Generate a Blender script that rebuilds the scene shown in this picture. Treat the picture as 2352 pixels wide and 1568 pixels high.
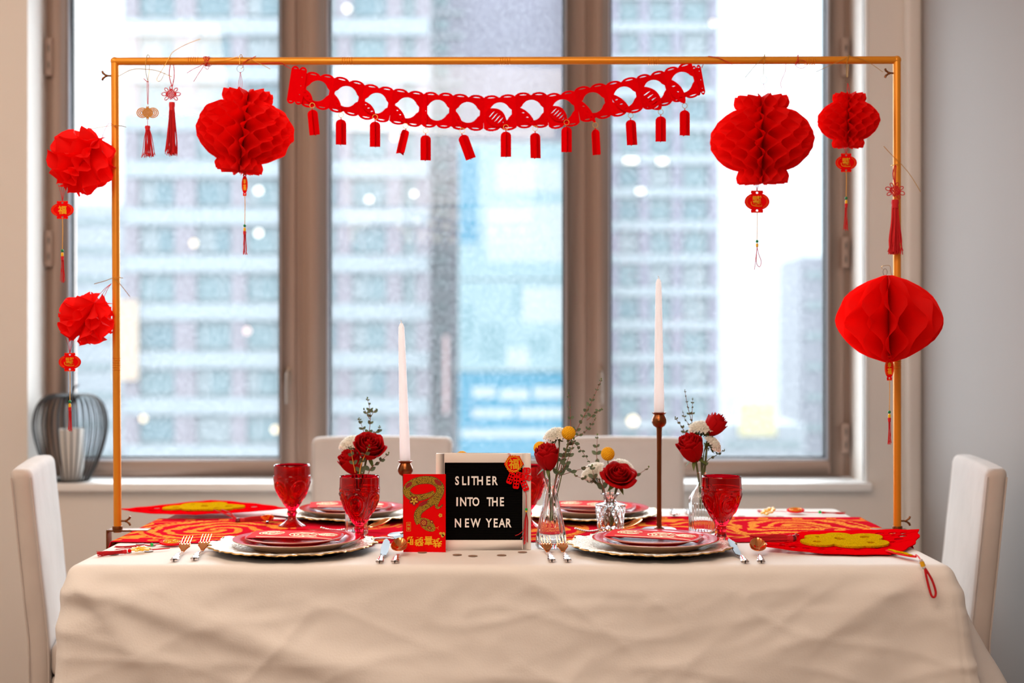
import bpy, bmesh, math, random
from mathutils import Vector, Matrix, Euler, noise

random.seed(7)
PI = math.pi
sc = bpy.context.scene
COL = sc.collection
for o in list(bpy.data.objects):
    bpy.data.objects.remove(o)

# ------------------------------------------------------------------ camera, sky, lights, exposure
FPX = 3034.0            # focal length in pixels of the 2352 px wide photograph
ZC = 1.192              # camera height
HY = 794.0              # horizon row
cam_d = bpy.data.cameras.new('camera')
cam_d.sensor_width = 36.0
cam_d.lens = 36.0 * FPX / 2352.0
cam_d.shift_y = (HY - 784.0) / 2352.0
cam_d.clip_end = 500
cam_d.dof.use_dof = True
cam_d.dof.focus_distance = 2.86
cam_d.dof.aperture_fstop = 1.95
cam = bpy.data.objects.new('camera', cam_d)
COL.objects.link(cam)
cam.location = (0, 0, ZC)
cam.rotation_euler = (PI / 2, 0, 0)
sc.camera = cam

world = bpy.data.worlds.new('overcast_sky')
sc.world = world
world.use_nodes = True
wn = world.node_tree
bg = wn.nodes['Background']
tc = wn.nodes.new('ShaderNodeTexCoord')
sep = wn.nodes.new('ShaderNodeSeparateXYZ')
ramp = wn.nodes.new('ShaderNodeValToRGB')
wn.links.new(tc.outputs['Generated'], sep.inputs[0])
wn.links.new(sep.outputs['Z'], ramp.inputs[0])
ramp.color_ramp.elements[0].position = 0.0
ramp.color_ramp.elements[0].color = (0.82, 0.92, 1.0, 1)
ramp.color_ramp.elements[1].position = 0.6
ramp.color_ramp.elements[1].color = (0.90, 0.97, 1.0, 1)
wn.links.new(ramp.outputs[0], bg.inputs[0])
bg.inputs[1].default_value = 11.8

def area(name, loc, target, sx, sy, power, color, portal=False):
    d = bpy.data.lights.new(name, 'AREA')
    d.shape = 'RECTANGLE'; d.size = sx; d.size_y = sy
    d.energy = power; d.color = color
    o = bpy.data.objects.new(name, d)
    COL.objects.link(o)
    o.location = loc
    dr = Vector(target) - Vector(loc)
    o.rotation_euler = dr.to_track_quat('-Z', 'Y').to_euler()
    if portal:
        d.cycles.is_portal = True
    return o

area('window_portal', (-0.23, 4.95, 1.75), (-0.23, 0, 1.75), 2.9, 2.1, 1, (1, 1, 1), portal=True)
area('warm_fill_overhead', (-0.45, 1.15, 2.85), (-0.2, 2.6, 0.7), 1.6, 0.9, 50, (1.0, 0.77, 0.59))  # unseen warm fill, added overhead to brighten the tabletop
area('room_lamp_light', (-0.6, -1.4, 2.6), (-0.2, 2.6, 0.5), 1.6, 1.2, 34, (1.0, 0.77, 0.60))
area('warm_fill_side', (-1.9, 2.2, 2.75), (-1.9, 4.4, 1.2), 0.6, 0.6, 15, (1.0, 0.76, 0.56))  # unseen warm fill, added to brighten the wall left of the window

vs = sc.view_settings
vs.view_transform = 'Standard'; vs.look = 'None'; vs.gamma = 1.0
vs.exposure = 0.0
vs.use_curve_mapping = False
sc.cycles.max_bounces = 10
sc.cycles.transmission_bounces = 10
sc.cycles.transparent_max_bounces = 16
sc.cycles.diffuse_bounces = 4
sc.cycles.glossy_bounces = 4
sc.cycles.use_denoising = True
sc.cycles.sample_clamp_indirect = 8
sc.cycles.blur_glossy = 0.5

# ------------------------------------------------------------------ pixel <-> world
def W(px, py, Y):
    return Vector(((px - 1176) * Y / FPX, Y, ZC - (py - HY) * Y / FPX))
def TB(px, py, z=0.75):
    Y = (ZC - z) * FPX / (py - HY)
    return Vector(((px - 1176) * Y / FPX, Y, z))
ZT = 0.752             # top of the cloth

# ------------------------------------------------------------------ materials
def srgb(r, g, b):
    f = lambda c: (c / 255) / 12.92 if c / 255 <= 0.04045 else ((c / 255 + 0.055) / 1.055) ** 2.4
    return (f(r), f(g), f(b), 1)
MATS = {}
def mat(name, col, rough=0.5, metal=0.0, trans=0.0, ior=1.45, emis=None, estr=0, noise_scale=0, noise_amt=0.0,
        bump=0.0, bump_scale=50, sheen=0.0, spec=0.5, alpha=1.0, coat=0.0, translucent=0.0):
    if name in MATS: return MATS[name]
    m = bpy.data.materials.new(name); m.use_nodes = True
    nt = m.node_tree; b = nt.nodes['Principled BSDF']
    b.inputs['Base Color'].default_value = col
    b.inputs['Roughness'].default_value = rough
    b.inputs['Metallic'].default_value = metal
    b.inputs['Transmission Weight'].default_value = trans
    b.inputs['IOR'].default_value = ior
    b.inputs['Specular IOR Level'].default_value = spec
    b.inputs['Sheen Weight'].default_value = sheen
    b.inputs['Coat Weight'].default_value = coat
    b.inputs['Alpha'].default_value = alpha
    if emis:
        b.inputs['Emission Color'].default_value = emis
        b.inputs['Emission Strength'].default_value = estr
    tco = nt.nodes.new('ShaderNodeTexCoord')
    if noise_amt > 0:
        n = nt.nodes.new('ShaderNodeTexNoise'); n.inputs['Scale'].default_value = noise_scale; n.inputs['Detail'].default_value = 5
        nt.links.new(tco.outputs['Object'], n.inputs['Vector'])
        mx = nt.nodes.new('ShaderNodeMix'); mx.data_type = 'RGBA'; mx.blend_type = 'MULTIPLY'
        r = nt.nodes.new('ShaderNodeMapRange')
        r.inputs[1].default_value = 0.3; r.inputs[2].default_value = 0.7
        r.inputs[3].default_value = 1 - noise_amt; r.inputs[4].default_value = 1.0
        nt.links.new(n.outputs[0], r.inputs[0])
        mx.inputs[0].default_value = 1.0
        mx.inputs[6].default_value = col
        cb = nt.nodes.new('ShaderNodeCombineColor')
        for i in range(3): nt.links.new(r.outputs[0], cb.inputs[i])
        nt.links.new(cb.outputs[0], mx.inputs[7])
        nt.links.new(mx.outputs[2], b.inputs['Base Color'])
    if bump > 0:
        n2 = nt.nodes.new('ShaderNodeTexNoise'); n2.inputs['Scale'].default_value = bump_scale; n2.inputs['Detail'].default_value = 6
        nt.links.new(tco.outputs['Object'], n2.inputs['Vector'])
        bp = nt.nodes.new('ShaderNodeBump'); bp.inputs['Strength'].default_value = bump; bp.inputs['Distance'].default_value = 0.01
        nt.links.new(n2.outputs[0], bp.inputs['Height'])
        nt.links.new(bp.outputs[0], b.inputs['Normal'])
    if translucent > 0:
        out = nt.nodes['Material Output']
        t = nt.nodes.new('ShaderNodeBsdfTranslucent'); t.inputs[0].default_value = col
        mxs = nt.nodes.new('ShaderNodeMixShader'); mxs.inputs[0].default_value = translucent
        nt.links.new(b.outputs[0], mxs.inputs[1]); nt.links.new(t.outputs[0], mxs.inputs[2])
        nt.links.new(mxs.outputs[0], out.inputs[0])
    MATS[name] = m
    return m

def pane_mat():
    m = bpy.data.materials.new('rain_wet_glass'); m.use_nodes = True
    nt = m.node_tree; nt.nodes.clear()
    out = nt.nodes.new('ShaderNodeOutputMaterial')
    tr = nt.nodes.new('ShaderNodeBsdfTransparent'); tr.inputs[0].default_value = (0.97, 0.99, 1, 1)
    gl = nt.nodes.new('ShaderNodeBsdfGlossy'); gl.inputs['Roughness'].default_value = 0.02
    tl = nt.nodes.new('ShaderNodeBsdfTranslucent'); tl.inputs[0].default_value = (0.93, 0.96, 1.0, 1)
    fr = nt.nodes.new('ShaderNodeFresnel'); fr.inputs[0].default_value = 1.45
    tco = nt.nodes.new('ShaderNodeTexCoord')
    mp = nt.nodes.new('ShaderNodeMapping'); mp.inputs['Scale'].default_value = (1, 1, 0.55)
    v = nt.nodes.new('ShaderNodeTexNoise'); v.inputs['Scale'].default_value = 140; v.inputs['Detail'].default_value = 3
    nt.links.new(tco.outputs['Object'], mp.inputs[0]); nt.links.new(mp.outputs[0], v.inputs['Vector'])
    r = nt.nodes.new('ShaderNodeMapRange'); r.inputs[1].default_value = 0.42; r.inputs[2].default_value = 0.72
    r.inputs[3].default_value = 0.018; r.inputs[4].default_value = 0.056
    nt.links.new(v.outputs[0], r.inputs[0])
    m1 = nt.nodes.new('ShaderNodeMixShader'); m2 = nt.nodes.new('ShaderNodeMixShader')
    nt.links.new(r.outputs[0], m1.inputs[0]); nt.links.new(tr.outputs[0], m1.inputs[1]); nt.links.new(tl.outputs[0], m1.inputs[2])
    ml = nt.nodes.new('ShaderNodeMath'); ml.operation = 'MULTIPLY'; ml.inputs[1].default_value = 0.5
    nt.links.new(fr.outputs[0], ml.inputs[0])
    nt.links.new(ml.outputs[0], m2.inputs[0]); nt.links.new(m1.outputs[0], m2.inputs[1]); nt.links.new(gl.outputs[0], m2.inputs[2])
    nt.links.new(m2.outputs[0], out.inputs[0])
    return m

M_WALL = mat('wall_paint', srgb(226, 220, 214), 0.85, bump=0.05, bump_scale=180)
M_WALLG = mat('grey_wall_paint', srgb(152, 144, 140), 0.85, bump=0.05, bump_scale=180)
M_WHITE = mat('sill_paint', srgb(240, 240, 240), 0.45)
M_FLOOR = mat('oak_floor', srgb(150, 120, 95), 0.5, noise_scale=6, noise_amt=0.3)
M_CEIL = mat('ceiling_paint', srgb(235, 232, 228), 0.9)
M_FRAME = mat('taupe_aluminium', srgb(158, 133, 119), 0.55)
M_FRAMED = mat('dark_gasket', srgb(45, 44, 44), 0.6)
M_BEAD = mat('sky_tinted_glazing_bead', srgb(190, 195, 205), 0.4)  # pale blue of the reflected sky is put into the colour
M_STEEL = mat('brushed_steel', srgb(150, 134, 122), 0.45, metal=0.5)
M_PANE = pane_mat()
M_CLOTH = mat('white_cotton', srgb(240, 236, 232), 0.9, bump=0.10, bump_scale=260, spec=0.05)
M_CHAIR = mat('beige_velvet', srgb(204, 194, 188), 0.9, sheen=0.3, noise_scale=7, noise_amt=0.12, bump=0.25, bump_scale=14)
M_WOOD = mat('dark_wood', srgb(70, 50, 38), 0.5)
M_BAR = mat('golden_tube', srgb(228, 146, 36), 0.38, metal=0.35)
M_CLAMP = mat('bronze_clamp', srgb(120, 70, 30), 0.4, metal=0.7)
M_GOLDW = mat('gold_wire', srgb(205, 165, 80), 0.3, metal=0.8)
M_REDC = mat('red_cord', srgb(205, 20, 30), 0.7)
M_PAPER = mat('red_tissue_paper', srgb(252, 12, 8), 0.75, translucent=0.55)
M_FELT = mat('red_felt', srgb(226, 2, 12), 0.95, bump=0.2, bump_scale=400, spec=0.0)
M_FELTG = mat('gold_glitter', srgb(255, 200, 14), 0.7, noise_scale=450, noise_amt=0.5, bump=0.6, bump_scale=900, spec=0.0)
M_CARD = mat('red_card', srgb(228, 4, 8), 0.7, spec=0.05)
M_GOLDP = mat('gold_print', srgb(238, 178, 20), 0.42, metal=0.2)
M_ORNG = mat('orange_print', srgb(240, 96, 18), 0.5)
M_GREEN = mat('green_bead', srgb(0, 130, 70), 0.3)
M_YELLOW = mat('yellow_bead', srgb(245, 190, 20), 0.35)
M_YCORD = mat('yellow_cord', srgb(235, 175, 70), 0.7)
M_CLEARB = mat('clear_bead', srgb(240, 235, 230), 0.15, trans=0.5)
M_BLACKW = mat('black_wire', srgb(52, 50, 50), 0.4, metal=0.5)
M_CUP = mat('white_ceramic', srgb(238, 236, 232), 0.35)
M_CANDLE = mat('white_wax', srgb(255, 252, 252), 0.45, translucent=0.6)
M_BRONZE = mat('aged_bronze', srgb(128, 74, 40), 0.28, metal=0.9)
M_BASE = mat('grey_metal_base', srgb(160, 165, 168), 0.3, metal=0.6)
M_RGLASS = mat('ruby_glass', (0.66, 0.002, 0.014, 1), 0.02, trans=1.0, ior=1.42, spec=0.7)
M_GLASS = mat('clear_crystal', (0.97, 0.98, 0.98, 1), 0.02, trans=1.0, ior=1.42)
M_PLATE = mat('red_glazed_ceramic', srgb(205, 0, 22), 0.14, spec=0.06)
M_PLATEW = mat('cream_ceramic', srgb(215, 190, 165), 0.35)
M_CHARGER = mat('champagne_metal', srgb(214, 198, 180), 0.35, metal=0.75, bump=0.8, bump_scale=160)
M_CHARGED = mat('dark_charger_underside', srgb(28, 26, 26), 0.5)
M_GRIM = mat('gold_rim', srgb(205, 165, 105), 0.35, metal=0.8)
M_COPPER = mat('polished_gold', srgb(232, 150, 88), 0.14, metal=1.0)
M_SILV = mat('polished_silver', srgb(222, 212, 208), 0.16, metal=0.95)
M_BLADE = mat('steel_blade', srgb(92, 96, 102), 0.35, metal=0.7)
M_BOARDW = mat('white_board_frame', srgb(238, 230, 224), 0.6)
M_FELTB = mat('black_board_felt', srgb(12, 11, 11), 0.95, spec=0.05)
M_LETTER = mat('white_plastic_letter', srgb(248, 244, 240), 0.4)
M_PETAL = mat('red_petal', srgb(186, 0, 8), 0.7, translucent=0.15, spec=0.15)
M_WPETAL = mat('white_petal', srgb(255, 254, 248), 0.8, translucent=0.4, spec=0.1)
M_BALL = mat('yellow_bloom', srgb(238, 180, 10), 0.8)
M_LEAF = mat('eucalyptus_leaf', srgb(98, 112, 82), 0.55, translucent=0.15, noise_scale=30, noise_amt=0.35)
M_LEAFG = mat('green_leaf', srgb(92, 108, 50), 0.6, translucent=0.15)
M_STEMR = mat('red_brown_stem', srgb(140, 84, 70), 0.7)
M_STEMG = mat('green_stem', srgb(96, 104, 60), 0.7)
M_DOT = mat('tan_paper_dot', srgb(150, 120, 100), 0.6)

# ------------------------------------------------------------------ mesh building
def frames(pts, closed=False):
    n = len(pts); T = []
    for i in range(n):
        if closed: d = pts[(i + 1) % n] - pts[i - 1]
        else: d = pts[min(i + 1, n - 1)] - pts[max(i - 1, 0)]
        if d.length < 1e-9: d = Vector((0, 0, 1))
        T.append(d.normalized())
    a = Vector((0, 0, 1)) if abs(T[0].z) < 0.9 else Vector((1, 0, 0))
    N = [(a - T[0] * a.dot(T[0])).normalized()]
    for i in range(1, n):
        v = N[-1] - T[i] * N[-1].dot(T[i])
        N.append(v.normalized() if v.length > 1e-6 else N[-1])
    return T, N

class MB:
    def __init__(s): s.v = []; s.f = []; s.m = []
    def add(s, vs, fs, mi=0, X=None):
        b = len(s.v)
        for p in vs:
            p = Vector(p)
            s.v.append(X @ p if X is not None else p)
        for f in fs:
            s.f.append(tuple(b + i for i in f)); s.m.append(mi)
        return s
    def box(s, x0, x1, y0, y1, z0, z1, mi=0, X=None):
        vs = [(x, y, z) for z in (z0, z1) for y in (y0, y1) for x in (x0, x1)]
        fs = [(0, 2, 3, 1), (4, 5, 7, 6), (0, 1, 5, 4), (2, 6, 7, 3), (0, 4, 6, 2), (1, 3, 7, 5)]
        return s.add(vs, fs, mi, X)
    def tube(s, pts, r, n=8, closed=False, mi=0, X=None, flat=1.0):
        pts = [Vector(p) for p in pts]
        R = r if isinstance(r, (list, tuple)) else [r] * len(pts)
        T, N = frames(pts, closed)
        vs = []; fs = []
        for i, p in enumerate(pts):
            B = T[i].cross(N[i])
            for k in range(n):
                a = 2 * PI * k / n
                vs.append(p + N[i] * (R[i] * math.cos(a) * flat) + B * (R[i] * math.sin(a)))
        m = len(pts)
        for i in range(m if closed else m - 1):
            j = (i + 1) % m
            for k in range(n):
                l = (k + 1) % n
                fs.append((i * n + k, i * n + l, j * n + l, j * n + k))
        if not closed:
            fs.append(tuple(range(n))[::-1]); fs.append(tuple((m - 1) * n + k for k in range(n)))
        return s.add(vs, fs, mi, X)
    def lathe(s, prof, n=32, mi=0, X=None, rf=None, closed=False, caps=True):
        vs = []; fs = []
        for i, (r, z) in enumerate(prof):
            for k in range(n):
                a = 2 * PI * k / n
                rr = rf(a, r, z, i) if rf else r
                vs.append((rr * math.cos(a), rr * math.sin(a), z))
        m = len(prof)
        for i in range(m if closed else m - 1):
            j = (i + 1) % m
            for k in range(n):
                l = (k + 1) % n
                fs.append((i * n + k, i * n + l, j * n + l, j * n + k))
        if not closed and caps:
            if prof[0][0] > 1e-5: fs.append(tuple(range(n))[::-1])
            if prof[-1][0] > 1e-5: fs.append(tuple((m - 1) * n + k for k in range(n)))
        return s.add(vs, fs, mi, X)
    def sphere(s, c, r, nu=12, nv=8, sz=1.0, mi=0, X=None):
        vs = []; fs = []
        for i in range(nv + 1):
            t = PI * i / nv
            for k in range(nu):
                a = 2 * PI * k / nu
                vs.append((c[0] + r * math.sin(t) * math.cos(a), c[1] + r * math.sin(t) * math.sin(a), c[2] + r * sz * math.cos(t)))
        for i in range(nv):
            for k in range(nu):
                l = (k + 1) % nu
                fs.append((i * nu + k, (i + 1) * nu + k, (i + 1) * nu + l, i * nu + l))
        return s.add(vs, fs, mi, X)
    def grid(s, fn, nu, nv, mi=0, X=None, wrap=False):
        vs = [fn(i / nu, j / nv) for j in range(nv + 1) for i in range(nu + 1)]
        fs = [(j * (nu + 1) + i, j * (nu + 1) + i + 1, (j + 1) * (nu + 1) + i + 1, (j + 1) * (nu + 1) + i) for j in range(nv) for i in range(nu)]
        return s.add(vs, fs, mi, X)
    def mesh_in(s, me, mi=0, X=None):
        return s.add([v.co for v in me.vertices], [tuple(p.vertices) for p in me.polygons], mi, X)
    def mesh(s, name, mats, smooth=True, bevel=0.0, weld=True, angle=None, bseg=2):
        me = bpy.data.meshes.new(name)
        me.from_pydata([tuple(v) for v in s.v], [], s.f)
        mats = mats if isinstance(mats, (list, tuple)) else [mats]
        for m in mats: me.materials.append(m)
        me.polygons.foreach_set('material_index', s.m)
        bm = bmesh.new(); bm.from_mesh(me)
        if weld: bmesh.ops.remove_doubles(bm, verts=bm.verts, dist=1e-6)
        if bevel > 0:
            es = [e for e in bm.edges if len(e.link_faces) == 2 and e.calc_face_angle(0) > 0.6]
            bmesh.ops.bevel(bm, geom=es, offset=bevel, segments=bseg, affect='EDGES', profile=0.5, clamp_overlap=True)
        bmesh.ops.recalc_face_normals(bm, faces=bm.faces)
        bm.to_mesh(me); bm.free()
        if smooth:
            me.polygons.foreach_set('use_smooth', [True] * len(me.polygons))
            me.set_sharp_from_angle(angle=math.radians(angle if angle else 40))
        me.update()
        return me

def obj(name, mb, mats, parent=None, smooth=True, bevel=0.0, loc=None, rot=None, angle=None, weld=True, bseg=2, label=None):
    me = mb if isinstance(mb, bpy.types.Mesh) else mb.mesh(name, mats, smooth, bevel, weld, angle, bseg)
    o = bpy.data.objects.new(name, me); COL.objects.link(o)
    if parent: o.parent = parent
    if loc: o.location = loc
    if rot: o.rotation_euler = rot
    if label: o['label'] = label
    return o
def thing(name, label, cat, loc=(0, 0, 0), rot=(0, 0, 0), group=None, scale=None):
    o = bpy.data.objects.new(name, None); COL.objects.link(o)
    o.empty_display_size = 0.05
    o.location = loc; o.rotation_euler = rot
    if scale: o.scale = (scale,) * 3
    o['label'] = label; o['category'] = cat
    if group: o['group'] = group
    return o
def tag(o, label, cat, group=None):
    o['label'] = label; o['category'] = cat
    if group: o['group'] = group
    return o
def struct(name, mb, m, **k):
    o = obj(name, mb, m, **k); o['kind'] = 'structure'; return o

def shape2d(splines, depth=0.001, bevel=0.0):
    """filled outline(s) with holes in the XY plane, thickness along Z -> mesh data"""
    c = bpy.data.curves.new('outline', 'CURVE'); c.dimensions = '2D'; c.fill_mode = 'BOTH'
    c.extrude = depth / 2; c.bevel_depth = bevel
    for sp in splines:
        s = c.splines.new('POLY'); s.points.add(len(sp) - 1)
        for i, p in enumerate(sp): s.points[i].co = (p[0], p[1], 0, 1)
        s.use_cyclic_u = True
    o = bpy.data.objects.new('outline', c); COL.objects.link(o)
    bpy.context.view_layer.update()
    me = bpy.data.meshes.new_from_object(o)
    bpy.data.objects.remove(o); bpy.data.curves.remove(c)
    return me
_tc = {}
def text_mesh(body, depth=0.0006, bevel=0.0, bold=0.0):
    """centred text, unit cap height about 0.7, in XY plane"""
    k = (body, depth, bevel, bold)
    if k in _tc: return _tc[k]
    c = bpy.data.curves.new('glyph', 'FONT'); c.body = body; c.align_x = 'CENTER'; c.align_y = 'CENTER'
    c.extrude = depth / 2; c.bevel_depth = bevel; c.offset = bold; c.resolution_u = 3
    o = bpy.data.objects.new('glyph', c); COL.objects.link(o)
    bpy.context.view_layer.update()
    me = bpy.data.meshes.new_from_object(o)
    bpy.data.objects.remove(o); bpy.data.curves.remove(c)
    xs = [v.co.x for v in me.vertices]; ys = [v.co.y for v in me.vertices]
    cx = (min(xs) + max(xs)) / 2; cy = (min(ys) + max(ys)) / 2
    for v in me.vertices: v.co.x -= cx; v.co.y -= cy
    me['w'] = max(xs) - min(xs); me['h'] = max(ys) - min(ys)
    _tc[k] = me
    return me
def glyph(mb, body, cx, cz, h, y, depth=0.0006, rot=0.0, wid=None, mi=0, bold=0.0, up=True, X=None):
    """put a glyph (height h) standing in the XZ plane facing the viewer (-Y) at (cx, y, cz)"""
    me = text_mesh(body, 0.02, 0, bold)
    s = h / me['h']; sx = s if wid is None else wid / me['w']
    Mx = Matrix.Translation((cx, y, cz)) @ Matrix.Rotation(rot, 4, 'Y') @ Matrix.Rotation(PI / 2, 4, 'X') @ Matrix.Diagonal((sx, s, depth / 0.02, 1))
    if X is not None: Mx = X @ Mx
    mb.mesh_in(me, mi, Mx)
RX90 = Matrix.Rotation(PI / 2, 4, 'X')
def circ(cx, cy, r, n=24, a0=0, sx=1, sy=1):
    return [(cx + r * sx * math.cos(a0 + 2 * PI * i / n), cy + r * sy * math.sin(a0 + 2 * PI * i / n)) for i in range(n)]
def smoothpath(pts, n=6, closed=False):
    P = [Vector(p) for p in pts]; out = []; m = len(P)
    rng = range(m) if closed else range(m - 1)
    for i in rng:
        g = (lambda k: P[k % m]) if closed else (lambda k: P[min(max(k, 0), m - 1)])
        p0, p1, p2, p3 = g(i - 1), g(i), g(i + 1), g(i + 2)
        for k in range(n):
            t = k / n
            out.append(0.5 * ((2 * p1) + (p2 - p0) * t + (2 * p0 - 5 * p1 + 4 * p2 - p3) * t * t + (3 * p1 - p0 - 3 * p2 + p3) * t ** 3))
    if not closed: out.append(P[-1])
    return out
# ------------------------------------------------------------------ room shell
YW, YF = 4.56, 4.72             # inner wall face, window frame front
XL, XR = -1.672, 1.2155         # window opening
ZS, ZH = 0.722, 2.72            # sill top, head of opening
RL, RR, RB, CH = -2.7, 1.402, -2.4, 2.95
w = MB()
w.box(RL, XL, YW, 4.98, 0, CH); w.box(XR, RR, YW, 4.98, 0, CH)
w.box(XL, XR, YW, 4.98, 0, ZS - 0.028); w.box(XL, XR, YW, 4.98, ZH, CH)
struct('wall_back', w, M_WALL, smooth=False)
struct('wall_left', MB().box(RL - 0.1, RL, RB, 4.98, 0, CH), M_WALL, smooth=False)
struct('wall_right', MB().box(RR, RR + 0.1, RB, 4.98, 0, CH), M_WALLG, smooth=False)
struct('wall_front', MB().box(RL, RR, RB - 0.1, RB, 0, CH), M_WALL, smooth=False)
struct('floor', MB().box(RL - 0.1, RR + 0.1, RB - 0.1, 4.98, -0.05, 0), M_FLOOR, smooth=False)
struct('ceiling', MB().box(RL - 0.1, RR + 0.1, RB - 0.1, 4.98, CH, CH + 0.05), M_CEIL, smooth=False)
struct('trim_1', MB().box(XL - 0.015, XR + 0.018, YW - 0.04, YF + 0.02, ZS - 0.028, ZS), M_WHITE, bevel=0.004)
# boxed pipe casing in the corner right of the window
struct('trim_2', MB().box(1.350, RR, YW - 0.05, YW, 0, CH), M_WALL, bevel=0.012, bseg=4)
struct('trim_3', MB().box(XR + 0.0, XR + 0.012, YW - 0.006, YW + 0.02, ZS, 2.7), M_WHITE, bevel=0.003)

def fx(px): return (px - 1176) * YF / FPX
def fz(py): return ZC - (py - HY) * YF / FPX
ZB = fz(1092)
def ring(mb, x0, x1, z0, z1, t, y0, y1, tb=None, mi=0):
    tb = tb or t
    mb.box(x0, x0 + t, y0, y1, z0, z1, mi); mb.box(x1 - t, x1, y0, y1, z0, z1, mi)
    mb.box(x0 + t, x1 - t, y0, y1, z0, z0 + tb, mi); mb.box(x0 + t, x1 - t, y0, y1, z1 - t, z1, mi)
def casement(n, xa, xb, ga, gb, sash):
    """xa..xb outer limits, ga..gb glass limits (x of the photo's edges)"""
    r = bpy.data.objects.new('window_%d' % n, None); COL.objects.link(r)
    r.location = ((xa + xb) / 2, YF, ZS); r['kind'] = 'structure'
    L = lambda x: x - (xa + xb) / 2
    z1 = 2.66 - ZS; zb = fz(1092) - ZS; zg = fz(1058) - ZS
    zt = z1 - 0.09
    f = MB()
    f.box(L(xa), L(ga) - 0.004, 0.022, 0.12, 0, z1 + 0.06); f.box(L(gb) + 0.004, L(xb), 0.022, 0.12, 0, z1 + 0.06)
    f.box(L(ga) - 0.004, L(gb) + 0.004, 0.022, 0.12, 0, zg - 0.012); f.box(L(ga), L(gb), 0.022, 0.12, z1, z1 + 0.06)
    obj('outer_frame', f, M_FRAME, r, bevel=0.003)
    s = MB()
    sa, sb = L(sash[0]), L(sash[1])
    s.box(sa, L(ga), 0.0, 0.07, zb, z1); s.box(L(gb), sb, 0.0, 0.07, zb, z1)
    s.box(L(ga), L(gb), 0.0, 0.07, zb, zg); s.box(L(ga), L(gb), 0.0, 0.07, zt, z1)
    obj('sash', s, M_FRAME, r, bevel=0.004)
    g = MB(); ring(g, L(ga) - 0.001, L(gb) + 0.001, zg - 0.001, zt + 0.001, 0.008, 0.012, 0.05)
    obj('glazing_bead', g, M_BEAD, r, bevel=0.002, label='glazing bead around the glass, sky reflection put into its pale colour')
    g = MB(); ring(g, L(ga) + 0.007, L(gb) - 0.007, zg + 0.007, zt - 0.007, 0.007, 0.03, 0.052)
    obj('gasket', g, M_FRAMED, r)
    obj('pane', MB().box(L(ga) + 0.006, L(gb) - 0.006, 0.052, 0.056, zg + 0.004, zt - 0.004), M_PANE, r, smooth=False)
    return r, L
r1, L1 = casement(1, XL, fx(690), fx(153), fx(645), (fx(119), fx(678)))
r2, L2 = casement(2, fx(690), fx(1360), fx(750), fx(1301), (fx(706), fx(1345)))
r3, L3 = casement(3, fx(1360), XR, fx(1398), fx(1905), (fx(1368), fx(1938)))
def handle(r, L, px):
    h = thing_part = MB()
    h.box(-0.009, 0.009, -0.006, 0.0, -0.03, 0.03)
    hp = obj('handle', h, M_STEEL, r, bevel=0.002, loc=(L(fx(px)), 0, fz(862) - ZS))
    g = MB(); g.tube(smoothpath([(0, 0, 0.012), (0, -0.02, 0.012), (0, -0.03, 0.004), (0, -0.033, -0.03), (0, -0.031, -0.1)]), 0.0065, 10)
    obj('lever', g, M_STEEL, hp)
handle(r1, L1, 664); handle(r3, L3, 1379)
def hinge(r, L, px, pa, pb):
    z0, z1 = fz(pb) - ZS, fz(pa) - ZS
    h = obj('hinge', MB().box(-0.014, 0.012, -0.012, 0.0, z0, z1), M_FRAME, r, bevel=0.003, loc=(L(fx(px)), 0, 0))
    s = MB()
    for k in (0.28, 0.72):
        zc = z0 + (z1 - z0) * k
        s.box(-0.002, 0.003, -0.0135, -0.011, zc - 0.012, zc + 0.012)
    obj('hinge_slot', s, M_FRAMED, h)
for a, b in ((88, 175), (530, 612)): hinge(r1, L1, 114, a, b)
for a, b in ((88, 175), (545, 615), (972, 1040)): hinge(r3, L3, 1941, a, b)

# ------------------------------------------------------------------ outside: the street's towers
def ext(px, py, Y): return W(px, py, Y)
M_BRICK = mat('pink_brown_brick', (0.064, 0.053, 0.062, 1), 0.9, noise_scale=1.2, noise_amt=0.25)
M_BAND = mat('pale_concrete', (0.072, 0.080, 0.086, 1), 0.85)
M_WIN = mat('teal_window_glass', (0.040, 0.058, 0.063, 1), 0.35, spec=0.1)
M_WIN2 = mat('dark_window_glass', (0.031, 0.050, 0.057, 1), 0.35, spec=0.1)
M_CURT = mat('window_curtain', (0.056, 0.064, 0.068, 1), 0.9)
M_GREYB = mat('mauve_facade', (0.050, 0.044, 0.060, 1), 0.9, noise_scale=0.6, noise_amt=0.2)
M_ROAD = mat('wet_asphalt', (0.06, 0.065, 0.07, 1), 0.5)
M_TOWER = mat('pale_blue_facade', (0.044, 0.058, 0.062, 1), 0.8)
def emit(name, col, s):
    return mat(name, (0, 0, 0, 1), 0.9, emis=col, estr=s, spec=0.0)
M_BULB = emit('street_lamp_glow', (1, 0.93, 0.80, 1), 4.2)
M_BULBP = emit('pink_lamp_glow', (1, 0.68, 0.62, 1), 3.0)
M_BULBW = emit('warm_lamp_glow', (1, 0.74, 0.45, 1), 3.6)
struct('road', MB().box(-120, 120, 20, 300, -30.2, -30), M_ROAD, smooth=False)

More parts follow.
